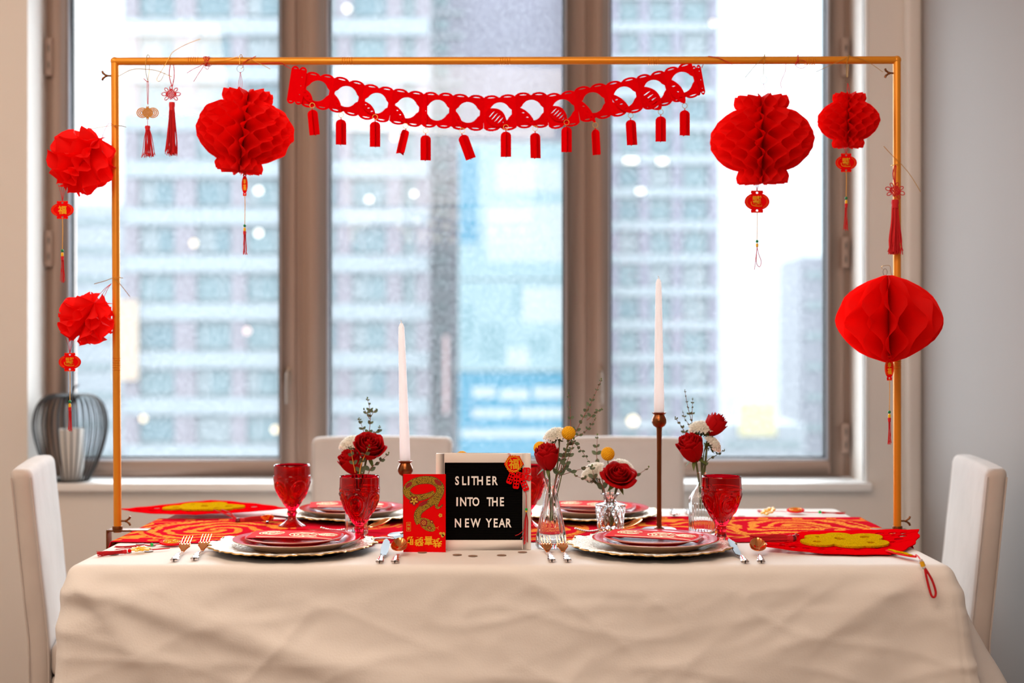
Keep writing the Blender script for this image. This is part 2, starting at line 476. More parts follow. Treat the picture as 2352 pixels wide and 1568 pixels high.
YB = 88.0
def B(px): return (px - 1176) * YB / FPX
def Bz(py): return ZC - (py - HY) * YB / FPX
tw = thing('apartment_tower', 'tall apartment tower with pale floor bands and teal windows, behind the two left windows', 'building', (B(660), YB, -30))
def tl(px, py): return (B(px) - B(660), Bz(py) + 30)
x0, x1 = tl(288, 0)[0], tl(985, 0)[0]
obj('wall', MB().box(x0, x1, 0.5, 14, 0, Bz(-150) + 30), M_TOWER, tw, smooth=False)
piers = [300, 425, 548, 668, 790, 905, 972]
for i, p in enumerate(piers):
    wd = 1.0 if i not in (1, 3) else 1.4
    xx = tl(p, 0)[0]
    obj('pier', MB().box(xx - wd / 2, xx + wd / 2, 0.05, 0.6, 0, Bz(-150) + 30), M_BRICK, tw, smooth=False)
bandm = None
rows = [1040, 932, 826, 716, 606, 497, 388, 280, 170, 62, -46]
for y in rows:
    z = Bz(y) + 30
    o = obj('floor_band', MB().box(x0, x1, -0.15, 0.55, z - 0.55, z + 0.55), M_BAND, tw, smooth=False)
wm = MB().box(-1.25, 1.25, 0.3, 0.5, -0.75, 0.75)
wmesh = [wm.mesh('window', m, False) for m in (M_WIN, M_WIN2, M_CURT)]
rnd = random.Random(5)
for y in rows[:-1]:
    for i in range(len(piers) - 1):
        pc = (piers[i] + piers[i + 1]) / 2
        if i == 5: continue
        xx, zz = tl(pc, y - 54)
        c = rnd.random(); me = wmesh[0 if c < 0.5 else (1 if c < 0.85 else 2)]
        wo = obj('window', me, None, tw, loc=(xx, 0, zz))
        if rnd.random() < 0.6:
            sx = rnd.choice((-0.5, 0, 0.6))
            obj('mullion', MB().box(sx - 0.06, sx + 0.06, 0.24, 0.31, -0.75, 0.75), M_BAND, wo, smooth=False)
        if rnd.random() < 0.35:
            obj('curtain', MB().box(-1.2, rnd.uniform(-0.6, 0.2), 0.26, 0.29, -0.7, 0.7), M_CURT, wo, smooth=False)
bulb = MB().sphere((0, 0, 0), 0.2, 12, 8)
bulbs = [bulb.mesh('lamp', m) for m in (M_BULB, M_BULBP, M_BULBW)]
for px, py, k, s in ((598, 440, 0, 1), (598, 537, 0, 1), (450, 560, 2, .9), (572, 760, 1, .9), (335, 960, 2, .9), (800, 25, 0, 1), (908, 318, 2, .8), (850, 460, 0, .9), (952, 447, 0, .7), (636, 985, 2, 1)):
    xx, zz = tl(px, py)
    obj('lamp', bulbs[k], None, tw, loc=(xx, -0.6, zz)).scale = (s,) * 3
M_CREAM = emit('cream_reflection_glow', (1.0, 0.80, 0.62, 1), 1.15)
obj('reflection_panel', MB().box(tl(268, 0)[0], tl(318, 0)[0], -0.5, -0.1, Bz(872) + 30, Bz(690) + 30), M_CREAM, tw, smooth=False)  # added glowing panel imitating a warm reflection in the window glass
# mauve slab block in the middle
sb = thing('slab_building', 'mauve brick building slab in the centre window, left of the blue screens', 'building', (B(1080), YB + 6, -30))
Y2 = YB + 6
def B2(px): return (px - 1176) * Y2 / FPX
def Bz2(py): return ZC - (py - HY) * Y2 / FPX
obj('wall', MB().box(B2(960) - B(1080), B2(1312) - B(1080), 0, 14, 0, Bz2(-150) + 30), M_GREYB, sb, smooth=False)
for y in range(1000, -60, -54):
    obj('ledge', MB().box(B2(965) - B(1080), B2(1065) - B(1080), -0.3, 0.02, Bz2(y) + 29.8, Bz2(y) + 30.05), M_BAND, sb, smooth=False)
    obj('window', MB().box(B2(1000) - B(1080), B2(1030) - B(1080), -0.1, 0.02, Bz2(y) + 28.7, Bz2(y) + 29.5), M_WIN, sb, smooth=False)
# screens
Y3 = YB - 4
def P3(px): return (px - 1176) * Y3 / FPX
def Z3(py): return ZC - (py - HY) * Y3 / FPX
M_SCR1 = emit('pale_screen', (0.50, 0.78, 0.88, 1), 0.9)
M_SCR2 = emit('cyan_screen', (0.06, 0.50, 0.80, 1), 0.8)
M_SCR3 = emit('white_screen_text', (0.72, 0.86, 0.92, 1), 1.0)
M_SCR4 = emit('teal_screen_art', (0.34, 0.62, 0.72, 1), 0.9)
scr = thing('billboard_tower', 'tower of light blue advertising screens in the centre window', 'billboard', (P3(1180), Y3, -30))
def sl(px, py): return (P3(px) - P3(1180), Z3(py) + 30)
def panel(nm, a, b, c, d, m, y=-0.2, t=0.3, par=None):
    xa, za = sl(a, d); xb, zb2 = sl(c, b)
    return obj(nm, MB().box(xa, xb, y, y + t, za, zb2), m, par or scr, smooth=False)
obj('core', MB().box(sl(1052, 0)[0], sl(1318, 0)[0], 0.1, 6, 0, Z3(325) + 30), M_TOWER, scr, smooth=False)
p = panel('screen', 1055, 335, 1318, 640, M_SCR1)
panel('screen_picture', 1055, 345, 1100, 560, M_SCR2, -0.24, 0.04, p)
for a, b, c, d in ((1140, 370, 1290, 440), (1120, 470, 1300, 600)): panel('screen_picture', a, b, c, d, M_SCR3, -0.24, 0.04, p)
p = panel('screen', 1055, 645, 1318, 850, M_SCR1)
for a, b, c, d in ((1180, 650, 1195, 720), (1100, 745, 1160, 830), (1215, 770, 1260, 815), (1060, 700, 1090, 800)): panel('screen_picture', a, b, c, d, M_SCR4, -0.24, 0.04, p)
for a, b, c, d in ((1200, 660, 1300, 740), (1165, 800, 1215, 845)): panel('screen_picture', a, b, c, d, M_SCR3, -0.24, 0.04, p)
p = panel('screen', 1055, 855, 1318, 1150, M_SCR2)
for a, b, c, d in ((1085, 888, 1140, 912), (1150, 892, 1215, 918), (1225, 888, 1310, 915), (1085, 938, 1180, 958), (1190, 935, 1300, 960), (1060, 985, 1300, 1005)): panel('screen_text', a, b, c, d, M_SCR3, -0.24, 0.04, p)
panel('side_sign', 1020, 770, 1029, 950, emit('pink_neon', (1, 0.7, 0.72, 1), 0.9))
# right-hand tower
Y4 = YB + 2
def P4(px): return (px - 1176) * Y4 / FPX
def Z4(py): return ZC - (py - HY) * Y4 / FPX
rt = thing('office_tower', 'grey blue office tower at the left side of the right window', 'building', (P4(1540), Y4, -30))
def rl(px, py): return (P4(px) - P4(1540), Z4(py) + 30)
a, b = rl(1330, 0)[0], rl(1648, 0)[0]
obj('wall', MB().box(a, b, 0.4, 12, 0, Z4(-150) + 30), M_TOWER, rt, smooth=False)
for px in (1345, 1410, 1480, 1555, 1640):
    xx = rl(px, 0)[0]
    obj('pier', MB().box(xx - 0.35, xx + 0.35, 0, 0.5, 0, Z4(-150) + 30), M_GREYB, rt, smooth=False)
for k, y in enumerate(range(1050, -60, -76)):
    z = Z4(y) + 30
    obj('floor_band', MB().box(a, b, -0.1, 0.5, z - 0.3, z + 0.3), M_BAND, rt, smooth=False)
    for px in (1378, 1445, 1518, 1598):
        xx = rl(px, 0)[0]
        me = wmesh[rnd.choice((0, 0, 1, 2))]
        wo = obj('window', me, None, rt, loc=(xx, 0, z + 1.1)); wo.scale = (0.62, 1, 0.8)
for px, py, wd in ((1448, 370, 26), (1520, 372, 18), (1470, 440, 14)):
    xx, zz = rl(px, py)
    obj('ceiling_lamp', MB().box(-wd * 0.0148, wd * 0.0148, -0.2, 0.0, -0.12, 0.12), M_BULB, rt, loc=(xx, -0.2, zz), smooth=False)
for px, py, k, s in ((1635, 58, 2, .7), (1452, 965, 2, 1.6)):
    xx, zz = rl(px, py)
    obj('lamp', bulbs[k], None, rt, loc=(xx, -0.6, zz)).scale = (s,) * 3
# pale far towers, and added slabs that dim the sky
Y5 = 190.0
def P5(px): return (px - 1176) * Y5 / FPX
def Z5(py): return ZC - (py - HY) * Y5 / FPX
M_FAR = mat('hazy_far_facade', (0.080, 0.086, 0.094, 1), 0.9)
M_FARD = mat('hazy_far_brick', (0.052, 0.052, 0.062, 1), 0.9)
M_YEL = emit('yellow_lit_sign', (1.0, 0.95, 0.55, 1), 1.0)
def far(label, a, b, top, m, Y=Y5, nm='far_tower', bands=True):
    f = Y / FPX
    xa, xb = (a - 1176) * f, (b - 1176) * f
    zt = ZC - (top - HY) * f + 30
    t = thing(nm, label, 'building', ((xa + xb) / 2, Y, -30))
    hw = (xb - xa) / 2
    obj('wall', MB().box(-hw, hw, 0, 15, 0, zt), m, t, smooth=False)
    if bands:
        z = zt - 2
        while z > 12:
            obj('window_band', MB().box(-hw + 0.8, hw - 0.8, -0.2, 0.02, z - 1.1, z), M_TOWER, t, smooth=False)
            z -= 4.4
    return t
M_SKYDIM = mat('dimmed_sky_white', (0.155, 0.165, 0.170, 1), 0.9)  # for slabs added before the sky so its glare spares thin strings
far('added pale slab dimming the bright sky, right side of the right window', 1655, 2080, -190, M_SKYDIM, 240, 'sky_dimming_slab', False)
far('added pale slab dimming the bright sky, upper left of the left window', 20, 330, -190, M_SKYDIM, 240, 'sky_dimming_slab', False)
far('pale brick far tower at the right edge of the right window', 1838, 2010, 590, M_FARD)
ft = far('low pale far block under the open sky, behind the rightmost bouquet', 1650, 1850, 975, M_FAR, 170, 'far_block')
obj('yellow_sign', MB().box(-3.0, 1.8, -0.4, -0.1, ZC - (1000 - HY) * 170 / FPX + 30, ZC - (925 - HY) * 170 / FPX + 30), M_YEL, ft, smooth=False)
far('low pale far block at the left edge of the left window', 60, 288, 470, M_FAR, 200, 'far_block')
# ------------------------------------------------------------------ table, cloth, runner
TX0, TX1, TY0, TY1 = -0.892, 0.885, 2.645, 3.585
tb = thing('dining_table', 'long dining table hidden under the white tablecloth', 'table', (0, 3.1, 0))
obj('tabletop', MB().box(TX0 + .012, TX1 - .012, TY0 - 3.1 + .012, TY1 - 3.1 - .012, 0.715, 0.745), M_WOOD, tb, bevel=.004)
for sx in (TX0 + .09, TX1 - .09):
    for sy in (TY0 - 3.1 + .09, TY1 - 3.1 - .09):
        obj('leg', MB().box(sx - .03, sx + .03, sy - .03, sy + .03, 0, 0.715), M_WOOD, tb, bevel=.003)

def cloth():
    rc = 0.022
    pts = []      # (x, y, nx, ny, corner-distance info)
    def seg(ax, ay, bx, by, nx, ny, n):
        for i in range(n): t = i / n; pts.append((ax + (bx - ax) * t, ay + (by - ay) * t, nx, ny))
    def arc(cx, cy, a0, n=26):
        for i in range(n):
            a = a0 + PI / 2 * i / n; pts.append((cx + rc * math.cos(a), cy + rc * math.sin(a), math.cos(a), math.sin(a)))
    x0, x1, y0, y1 = TX0, TX1, TY0, TY1
    seg(x0 + rc, y0, x1 - rc, y0, 0, -1, 520); arc(x1 - rc, y0 + rc, -PI / 2)
    seg(x1, y0 + rc, x1, y1 - rc, 1, 0, 120); arc(x1 - rc, y1 - rc, 0)
    seg(x1 - rc, y1, x0 + rc, y1, 0, 1, 160); arc(x0 + rc, y1 - rc, PI / 2)
    seg(x0, y1 - rc, x0, y0 + rc, -1, 0, 120); arc(x0 + rc, y0 + rc, PI)
    P = len(pts); NS = 64
    edge = 0.018
    corners = [(x1, y0, .62), (x1, y1, .3), (x0, y1, .3), (x0, y0, .26)]
    def crease(x, z):
        v = 0.0
        # long soft diagonal creases, with finer wrinkles over them
        for (ang, sc_, st, amp, off) in ((-0.36, 4.2, 0.22, .0040, 3.1), (0.38, 5.0, 0.25, .0032, 9.7), (0.16, 10.5, 0.28, .0018, 21.3), (-0.22, 12.0, .3, .0016, 33.0), (.55, 8.0, .3, .0016, 41.0)):
            c, s_ = math.cos(ang), math.sin(ang)
            a = x * c + z * s_; b = -x * s_ + z * c
            n = noise.noise(Vector((a * sc_ * st, b * sc_, off)))
            v += amp * (1 - min(1, abs(n) * 3.0)) ** 2
            v += amp * 0.8 * n
        v += 0.0007 * noise.noise(Vector((x * 26, z * 40, 4.0)))
        # one long fold running down to the right from the left corner
        for (ax, az, bx_, bz_, amp, wd_) in ((-.80, -.06, -.18, -.26, .010, .022), (-.86, -.02, -.76, -.16, .008, .018), (.80, -.02, .30, -.30, .006, .030)):
            L2 = (bx_ - ax) ** 2 + (bz_ - az) ** 2
            tt = max(-.1, min(1.3, ((x - ax) * (bx_ - ax) + (z - az) * (bz_ - az)) / L2))
            dd = math.hypot(x - ax - (bx_ - ax) * tt, z - az - (bz_ - az) * tt)
            v += amp * math.exp(-(dd / (wd_ * (1 + .8 * max(0, tt)))) ** 2) * .8
        return v
    m = MB(); vs = []; fs = []
    for j in range(NS + 1):
        u = j / NS
        for (px, py, nx, ny) in pts:
            drop_total = 0.43 if abs(ny) > .5 else 0.26
            if abs(nx) > .02 and abs(ny) > .02: drop_total = 0.26 + .17 * abs(ny)
            elif abs(nx) >= .98:
                dd = min(py - y0, y1 - py); drop_total = 0.26
            L = u * (drop_total + edge)
            if L < edge * PI / 2:
                a = L / edge
                d = edge * (1 - math.cos(a)); o = edge * math.sin(a) - edge
            else:
                d = L - edge * (PI / 2 - 1); o = 0
            off = o
            k = min(1, d / 0.05)
            if ny < -.3: off += crease(px, -d) * k * 1.7 + 0.02 * d
            else: off += crease(py + 5 + px, -d) * k * .7
            X, Y = px + nx * off, py + ny * off
            for (cx, cy, amp) in corners:
                dist = math.hypot(px - cx, py - cy)
                wdt = 0.05 + 0.30 * d
                camp = .15 if cx > 0 else .04
                g = math.exp(-(dist / wdt) ** 2) * camp * d * min(1, d / .05)
                if abs(nx) > .4:
                    g += math.exp(-((dist - .13 - .15 * d) / (.07 + .16 * d)) ** 2) * amp * d * min(1, d / .05) * min(1, abs(nx))
                dx, dy = (1 if cx > 0 else -1), (1 if cy > 3 else -1)
                dx, dy = dx * .93, dy * .25
                X += dx * g; Y += dy * g
                # pleat beside the flare
                q = math.exp(-((dist - .07 - .18 * d) / (.03 + .12 * d)) ** 2) * d * amp * .10
                X -= nx * q; Y -= ny * q
            vs.append((X, Y, ZT - d))
    for j in range(NS):
        for i in range(P):
            l = (i + 1) % P
            fs.append((j * P + i, j * P + l, (j + 1) * P + l, (j + 1) * P + i))
    # top sheet: rings of the same outline drawn in to the centre line
    b0 = len(vs)
    cx, cy = (x0 + x1) / 2, (y0 + y1) / 2
    prev = 0
    ks = (0.985, 0.93, 0.8, 0.6, 0.3)
    for r, kk in enumerate(ks):
        st = len(vs)
        for (px, py, nx, ny) in pts:
            ex = px - nx * edge; ey = py - ny * edge
            X = cx + (ex - cx) * (1 - (1 - kk)); Y = cy + (ey - cy) * kk
            Z = ZT + 0.0009 * noise.noise(Vector((X * 9, Y * 9, 0))) * (1 if r else 0)
            vs.append((X, Y, Z))
        for i in range(P):
            l = (i + 1) % P
            fs.append((prev + l, prev + i, st + i, st + l))
        prev = st
    fs.append(tuple(prev + i for i in range(P)))
    m.add(vs, fs)
    o = obj('tablecloth', m, M_CLOTH, angle=80)
    tag(o, 'white cotton tablecloth with creases, draped to the front over the dining table', 'tablecloth')
    return o
cloth()

def runner():
    nx, ny = 760, 150
    x0, x1, ya, yb = -0.945, 0.935, 2.945, 3.375
    def yband(x):
        a = ya + 0.012 * math.sin(x * 5 + 1) + (.015 if x > .4 else 0) * math.sin((x - .4) * 6)
        b = yb + 0.012 * math.sin(x * 4) - (0.03 if x < -.5 else 0)
        return a, b
    def pos(u, v):
        x = x0 + (x1 - x0) * u; a, b = yband(x); y = a + (b - a) * v
        z = ZT + .0014 + .0022 * max(0, noise.noise(Vector((x * 5, y * 9, 2))))
        if x > .55: z += .012 * max(0, math.sin((x - .55) * 9)) * max(0, noise.noise(Vector((x * 4 + 3, y * 7, 5))) + .35)
        # falls over the ends
        for e, sg in ((TX0 - .004, -1), (TX1 + .004, 1)):
            over = (x - e) * sg
            if over > 0: 
                z -= over * 1.1; x = e + sg * min(over * .35, .02)
        return (x, y, z)
    def gold(x, y):
        """0..1 gold thread; x along, y across (0 = middle of the runner), metres"""
        n = lambda s, o=0: noise.noise(Vector((x * s + o, y * s, o)))
        ay = abs(y)
        g = 0.0
        if ay > .165:      # little coin motifs near the long edges
            cxm = (x * 1 / .085) % 1 - .5; d = math.hypot(cxm * .085, (ay - .185))
            return 1.0 if (.007 < d < .013 or d < .0035) else 0.0
        for c in (-.70, 0.0, .68):
            d = math.hypot((x - c), y * 1.0); R = .185
            if c == 0.0 and ay < .16 and abs(x) < .42 and d > .15:
                pass
            if d < R:
                wv = d + .028 * n(11, c + 3) + .012 * n(30, 7)
                a = math.atan2(y, x - c)
                if d > R - .012: return 1.0 if math.sin(a * 60) > -.4 else 0
                body = math.sin(wv * 130 + 2.2 * a)
                sc_ = math.sin(wv * 420) * math.sin(a * 50)
                if body > .1: return .95 if sc_ > -.55 else .1
                return 0.0
        # drifting clouds and long key scrolls between the roundels
        q = n(9, 11); r = n(22, 5)
        band = math.sin((q * 2.4 + y * 9) * 9)
        if q > -.08 and band > .15 and r > -.25: return .9
        if abs(ay - .140) < .004: return .7
        return 0.0
    m = MB().grid(pos, nx, ny)
    me = m.mesh('table_runner', [], angle=80) if False else None
    me = bpy.data.meshes.new('table_runner')
    me.from_pydata([tuple(v) for v in m.v], [], m.f)
    ca = me.color_attributes.new('print', 'FLOAT_COLOR', 'POINT')
    red = srgb(212, 24, 46); gd = srgb(246, 158, 64)
    buf = []
    for j in range(ny + 1):
        for i in range(nx + 1):
            x = x0 + (x1 - x0) * i / nx; y = (j / ny - .5) * .43
            t = gold(x, y)
            buf += [red[k] * (1 - t) + gd[k] * t for k in range(3)] + [1]
    ca.data.foreach_set('color', buf)
    me.polygons.foreach_set('use_smooth', [True] * len(me.polygons))
    mm = mat('woven_runner_silk', red, 0.85, bump=.2, bump_scale=500, spec=.0)
    at = mm.node_tree.nodes.new('ShaderNodeVertexColor'); at.layer_name = 'print'
    mm.node_tree.links.new(at.outputs[0], mm.node_tree.nodes['Principled BSDF'].inputs['Base Color'])
    me.materials.append(mm)
    o = bpy.data.objects.new('table_runner', me); COL.objects.link(o)
    sd = o.modifiers.new('thickness', 'SOLIDIFY'); sd.thickness = .0012; sd.offset = 1
    tag(o, 'long red silk table runner woven with gold dragon roundels and clouds', 'table runner')
    return o
runner()

# ------------------------------------------------------------------ tassels, knots, charms
def tassel_mb(h, w, n=34, seed=1, flare=1.6, mb=None, top=(0, 0, 0)):
    r = random.Random(seed); mb = mb or MB()
    T = Vector(top)
    mb.lathe([(0.0001, 0), (w * .30, -.001), (w * .34, -h * .06), (w * .27, -h * .13), (w * .30, -h * .16)], 10, X=Matrix.Translation(T))
    for i in range(n):
        a = r.uniform(0, 2 * PI); q = math.sqrt(r.random())
        x0, y0 = w * .26 * q * math.cos(a), w * .26 * q * math.sin(a)
        f = flare * r.uniform(.7, 1.15); L = h * r.uniform(.92, 1.0)
        p = [Vector((x0, y0, -h * .12)), Vector((x0 * 1.4 * f * .8, y0 * 1.4, -h * .4)), Vector((x0 * f * 1.5 + r.uniform(-.1, .1) * w, y0 * f * 1.4, -h * .75)), Vector((x0 * f * 1.9 + r.uniform(-.15, .15) * w, y0 * f * 1.7, -L))]
        mb.tube([T + q_ for q_ in smoothpath(p, 3)], w * .040, 4)
    return mb
def knot_mb(R, t):
    """woven knot with loops all round, in the XZ plane"""
    mb = MB()
    for k in range(-2, 3):
        for s in (1, -1):
            a = PI / 4 * s; c, sn = math.cos(a), math.sin(a)
            d = k * R * .17; L = R * .5
            p = [Vector((c * tt * L - sn * d, .7 * t * s * (1 if i % 2 else -1), sn * tt * L + c * d)) for i, tt in enumerate((-1, -.5, 0, .5, 1))]
            mb.tube(smoothpath(p, 3), t, 6)
    for k in range(8):
        a = k * PI / 4 + PI / 8 * 0; 
        if k == 6: continue
        big = 1.0 if k in (0, 4) else .78
        rr = R * .24 * big; cx, cz = math.cos(a) * R * .72, math.sin(a) * R * .66
        p = []
        for i in range(14):
            b = 2 * PI * i / 14
            lx, lz = rr * 1.35 * math.cos(b), rr * .8 * math.sin(b)
            p.append(Vector((cx + lx * math.cos(a) - lz * math.sin(a), 0, cz + lx * math.sin(a) + lz * math.cos(a))))
        mb.tube(p, t * .9, 6, closed=True)
    return mb
def cord(mb, pts, r=.0007, n=6, sm=4):
    return mb.tube(smoothpath(pts, sm) if sm else pts, r, n)
SPX = 3.14 / FPX        # metres per pixel at the frame's depth
def tag_shape(w, h, tab=.44):
    """flat lantern-shaped tag outline, XY plane"""
    out = []
    tw_ = w * tab / 2; bh = h * .36
    n = 14
    for i in range(n + 1):
        a = -math.acos(tab) + (2 * math.acos(tab)) * i / n
        a = -PI / 2 + (PI) * (i / n) 
        out.append((w / 2 * math.cos(a * .72), bh * math.sin(a * .72) / math.sin(PI / 2 * .72)))
    out += [(tw_ * 1.15, bh * 1.08), (tw_ * 1.05, h / 2), (-tw_ * 1.05, h / 2), (-tw_ * 1.15, bh * 1.08)]
    left = [(-x, -y) for (x, y) in out[:n + 1]]
    out += left
    out += [(-tw_ * 1.15, -bh * 1.08), (-tw_ * 1.05, -h / 2), (tw_ * 1.05, -h / 2), (tw_ * 1.15, -bh * 1.08)]
    return out
def add_tag(parent, w, h, loc, text, rz=0.0, narrow=False):
    me = shape2d([tag_shape(w, h, .44 if not narrow else .5), circ(0, h * .40, w * .045 if not narrow else w * .08, 12), circ(0, -h * .40, w * .045 if not narrow else w * .08, 12)], .0012)
    mb = MB().mesh_in(me, 0, RX90)
    o = obj('tag', mb, M_CARD, parent, loc=loc, rot=(0, 0, rz), smooth=False)
    g = MB()
    for sx in (1, -1):
        for k, rr in enumerate((.44, .40)):
            p = [Vector((sx * w * rr * math.cos(a), -.0008, h * (.28 - .03 * k) * math.sin(a) / .8)) for a in [(-.95 + 1.9 * i / 10) for i in range(11)]]
            g.tube(p, .0004, 4)
    for sz in (1, -1):
        g.box(-w * .18, w * .18, -.0009, -.0006, sz * h * .47 - .0003, sz * h * .47 + .0003)
    obj('tag_border', g, M_ORNG, o, label='orange printed outline')
    g = MB()
    if len(text) == 1: glyph(g, text, 0, 0, h * .46, -.0010, .0005, bold=.02)
    elif len(text) == 2:
        glyph(g, text[0], 0, h * .13, h * .22, -.0010, .0005, wid=w * .42, bold=.02); glyph(g, text[1], 0, -h * .12, h * .26, -.0010, .0005, wid=w * .46, bold=.02)
    else:
        # the four characters drawn as one ligature: two above, a wide stroke under them
        glyph(g, text[0], -w * .10, h * .15, h * .20, -.0010, .0005, bold=.03); glyph(g, text[1], w * .09, h * .16, h * .20, -.0010, .0005, bold=.03)
        glyph(g, text[3], -w * .04, -h * .055, h * .21, -.0010, .0005, wid=w * .30, bold=.03); glyph(g, text[2], w * .13, -h * .05, h * .2, -.0010, .0005, wid=w * .13, bold=.03)
        cord(g, [(-w * .24, -.001, h * .0), (-w * .2, -.001, -h * .15), (0, -.001, -h * .21), (w * .2, -.001, -h * .19)], .0007, 5)
    obj('lettering', g, M_GOLDP, o, label='gold printed characters', smooth=False)
    return o

def pendant(parent, x, z0, tagw, tagh, text, tag_cz, cord_to, end, tend, y=0.0, narrow=False, loop=False, seed=3, rz=0.0):
    """strings from z0 down to the tag, yellow cord, bead, tassel"""
    g = MB()
    for dx in (-.010, -.003, .005, .012): cord(g, [(x + dx, y, z0), (x + dx * .4, y, (z0 + tag_cz + tagh / 2) / 2), (x, y, tag_cz + tagh * .42)], .0005, 5)
    obj('hanging_string', g, M_REDC, parent)
    add_tag(parent, tagw, tagh, (x, y, tag_cz), text, rz, narrow)
    g = MB(); cord(g, [(x, y, tag_cz - tagh * .42), (x + .0008, y, (tag_cz + cord_to) / 2), (x, y, cord_to)], .0008, 6)
    obj('yellow_cord', g, M_YCORD, parent, label='thin yellow cord')
    obj('bead', MB().sphere((x, y, cord_to), .0036, 10, 8), M_GREEN, parent, label='small green bead')
    obj('bead', MB().lathe([(.001, -.004), (.0030, -.0055), (.0034, -.009), (.0028, -.013), (.001, -.014)], 10, X=Matrix.Translation((x, y, cord_to))), M_YELLOW, parent, label='yellow bead')
    if loop:
        g = MB()
        cord(g, [(x, y, cord_to - .013), (x + .004, y, cord_to - .03), (x + .010, y, cord_to - .048), (x + .006, y, cord_to - .060), (x - .001, y, cord_to - .052), (x - .001, y, cord_to - .03), (x, y, cord_to - .013)], .0009, 5)
        cord(g, [(x, y, cord_to - .013), (x - .003, y, cord_to - .04), (x - .006, y, tend)], .0008, 5)
        obj('cord_loop', g, M_REDC, parent)
    else:
        g = tassel_mb(cord_to - .012 - tend, .012, 14, seed, 1.0, top=(x, y, cord_to - .012))
        obj('tassel', g, M_REDC, parent)

def honeycomb(Wd, H, nleaf=20, seed=0, crush=0.0, collar=.50, colh=.16, rows=5, rot0=0.0, open_=2 * PI):
    """paper lantern: leaves run from the axis outwards, glued to their neighbours by turns so that diamond cells open between them"""
    r = random.Random(seed)
    mb = MB(); nz, nr = rows * 8, 4
    def R(t):            # t 0..1 from top to bottom
        if t < colh: return Wd / 2 * (collar * (1.0 - .16 * abs(t / colh - .45)) )
        if t > 1 - colh: return Wd / 2 * (collar * .95 * (1.0 - .16 * abs((1 - t) / colh - .45)))
        s = (t - colh) / (1 - 2 * colh)
        b = math.sin(PI * min(max(s, 0), 1)) ** .62
        e = collar * .86
        return Wd / 2 * (e + (1 - e) * b)
    step = open_ / nleaf
    for k in range(nleaf):
        sg = 1 if k % 2 else -1
        jit = r.uniform(-.25, .25) * step * (1 + 2 * crush)
        for_z = []
        vs = []
        for i in range(nz + 1):
            t = i / nz
            ph = (t * rows) % 1.0
            tri = 1 - 4 * abs(ph - .5)                     # -1..1
            tri = max(-1, min(1, tri * 1.5))
            for j in range(nr + 1):
                q = j / nr
                th = rot0 + (k + .5) * step + jit * q + sg * tri * step * .46 * (.35 + .65 * q)
                rad = R(t) * q
                scal = 1 + .010 * math.cos(2 * PI * (t * rows * 2)) * (q == 1)
                wob = 1 + crush * .35 * noise.noise(Vector((math.cos(th) * 1.7, math.sin(th) * 1.7, t * 3 + seed)))
                x = rad * scal * wob * math.cos(th); y = rad * scal * wob * math.sin(th)
                z = H * (.5 - t) + crush * .14 * H * noise.noise(Vector((x * 22, y * 22, t * 2 + seed * 3.1))) * q
                if crush: x += crush * .10 * Wd * noise.noise(Vector((t * 4, seed, th))) * q
                vs.append((x, y, z))
        fs = [(i * (nr + 1) + j, i * (nr + 1) + j + 1, (i + 1) * (nr + 1) + j + 1, (i + 1) * (nr + 1) + j) for i in range(nz) for j in range(nr)]
        mb.add(vs, fs)
    return mb
def lantern(label, cx, cy, wpx, hpx, seed, crush=0, tilt=(0, 0, 0), rows=5, nleaf=20, Y=3.14, collar=.5, colh=.15, rot0=0.0):
    p = W(cx, cy, Y); s = Y / FPX
    t = thing('paper_lantern', label, 'lantern', p, group='red honeycomb paper lanterns on the frame')
    b = honeycomb(wpx * s, hpx * s, nleaf, seed, crush, collar, colh, rows, rot0)
    obj('honeycomb_body', b, M_PAPER, t, rot=tilt, angle=30)
    return t, s, (cx, cy)
def wire(parent, pts, m=M_GOLDW, r=.0007, nm='wire_tie', sm=5):
    return obj(nm, cord(MB(), pts, r, 6, sm), m, parent)

# ------------------------------------------------------------------ over-table frame
YB_ = 3.14
fr = thing('over_table_frame', 'tall golden tube frame clamped over the table, carrying the red decorations', 'frame', (0, YB_, ZT))
def fl(px, py, dy=0): v = W(px, py, YB_); return Vector((v.x, dy, v.z - ZT))
r_ = .0092
tl_, tr_ = fl(264, 141), fl(2060, 138); bl_, br_ = fl(270, 1222), fl(2061, 1218)
obj('top_bar', MB().tube([tl_, (tl_ + tr_) / 2 + Vector((0, 0, .0)), tr_], r_, 16), M_BAR, fr)
for a, b in ((445, 540), (540, 1135), (1135, 1500), (1500, 1860)):
    pass
for px in (445, 798, 1160, 1500, 1860):
    g = MB()
    v = fl(px, 140)
    for k in range(5):
        g.lathe([(r_ + .0001, -.0008), (r_ + .0011, 0), (r_ + .0001, .0008)], 16, X=Matrix.Translation(v + Vector((k * .0055 - .011, 0, 0))) @ Matrix.Rotation(PI / 2, 4, 'Y'))
    obj('joint_ridge', g, M_BAR, fr)
for top, bot in ((tl_, bl_), (tr_, br_)):
    obj('post', MB().tube([bot, top], r_, 16), M_BAR, fr)
    obj('corner_joint', MB().sphere(top, r_ * 1.12, 16, 10), M_BAR, fr)
    for f in (.42, .44, .46):
        v = bot.lerp(top, f)
    g = MB()
    for k in range(6): g.lathe([(r_ + .0001, -.0008), (r_ + .0011, 0), (r_ + .0001, .0008)], 16, X=Matrix.Translation(bot.lerp(top, .345) + Vector((0, 0, k * .0055))))
    obj('joint_ridge', g, M_BAR, fr)
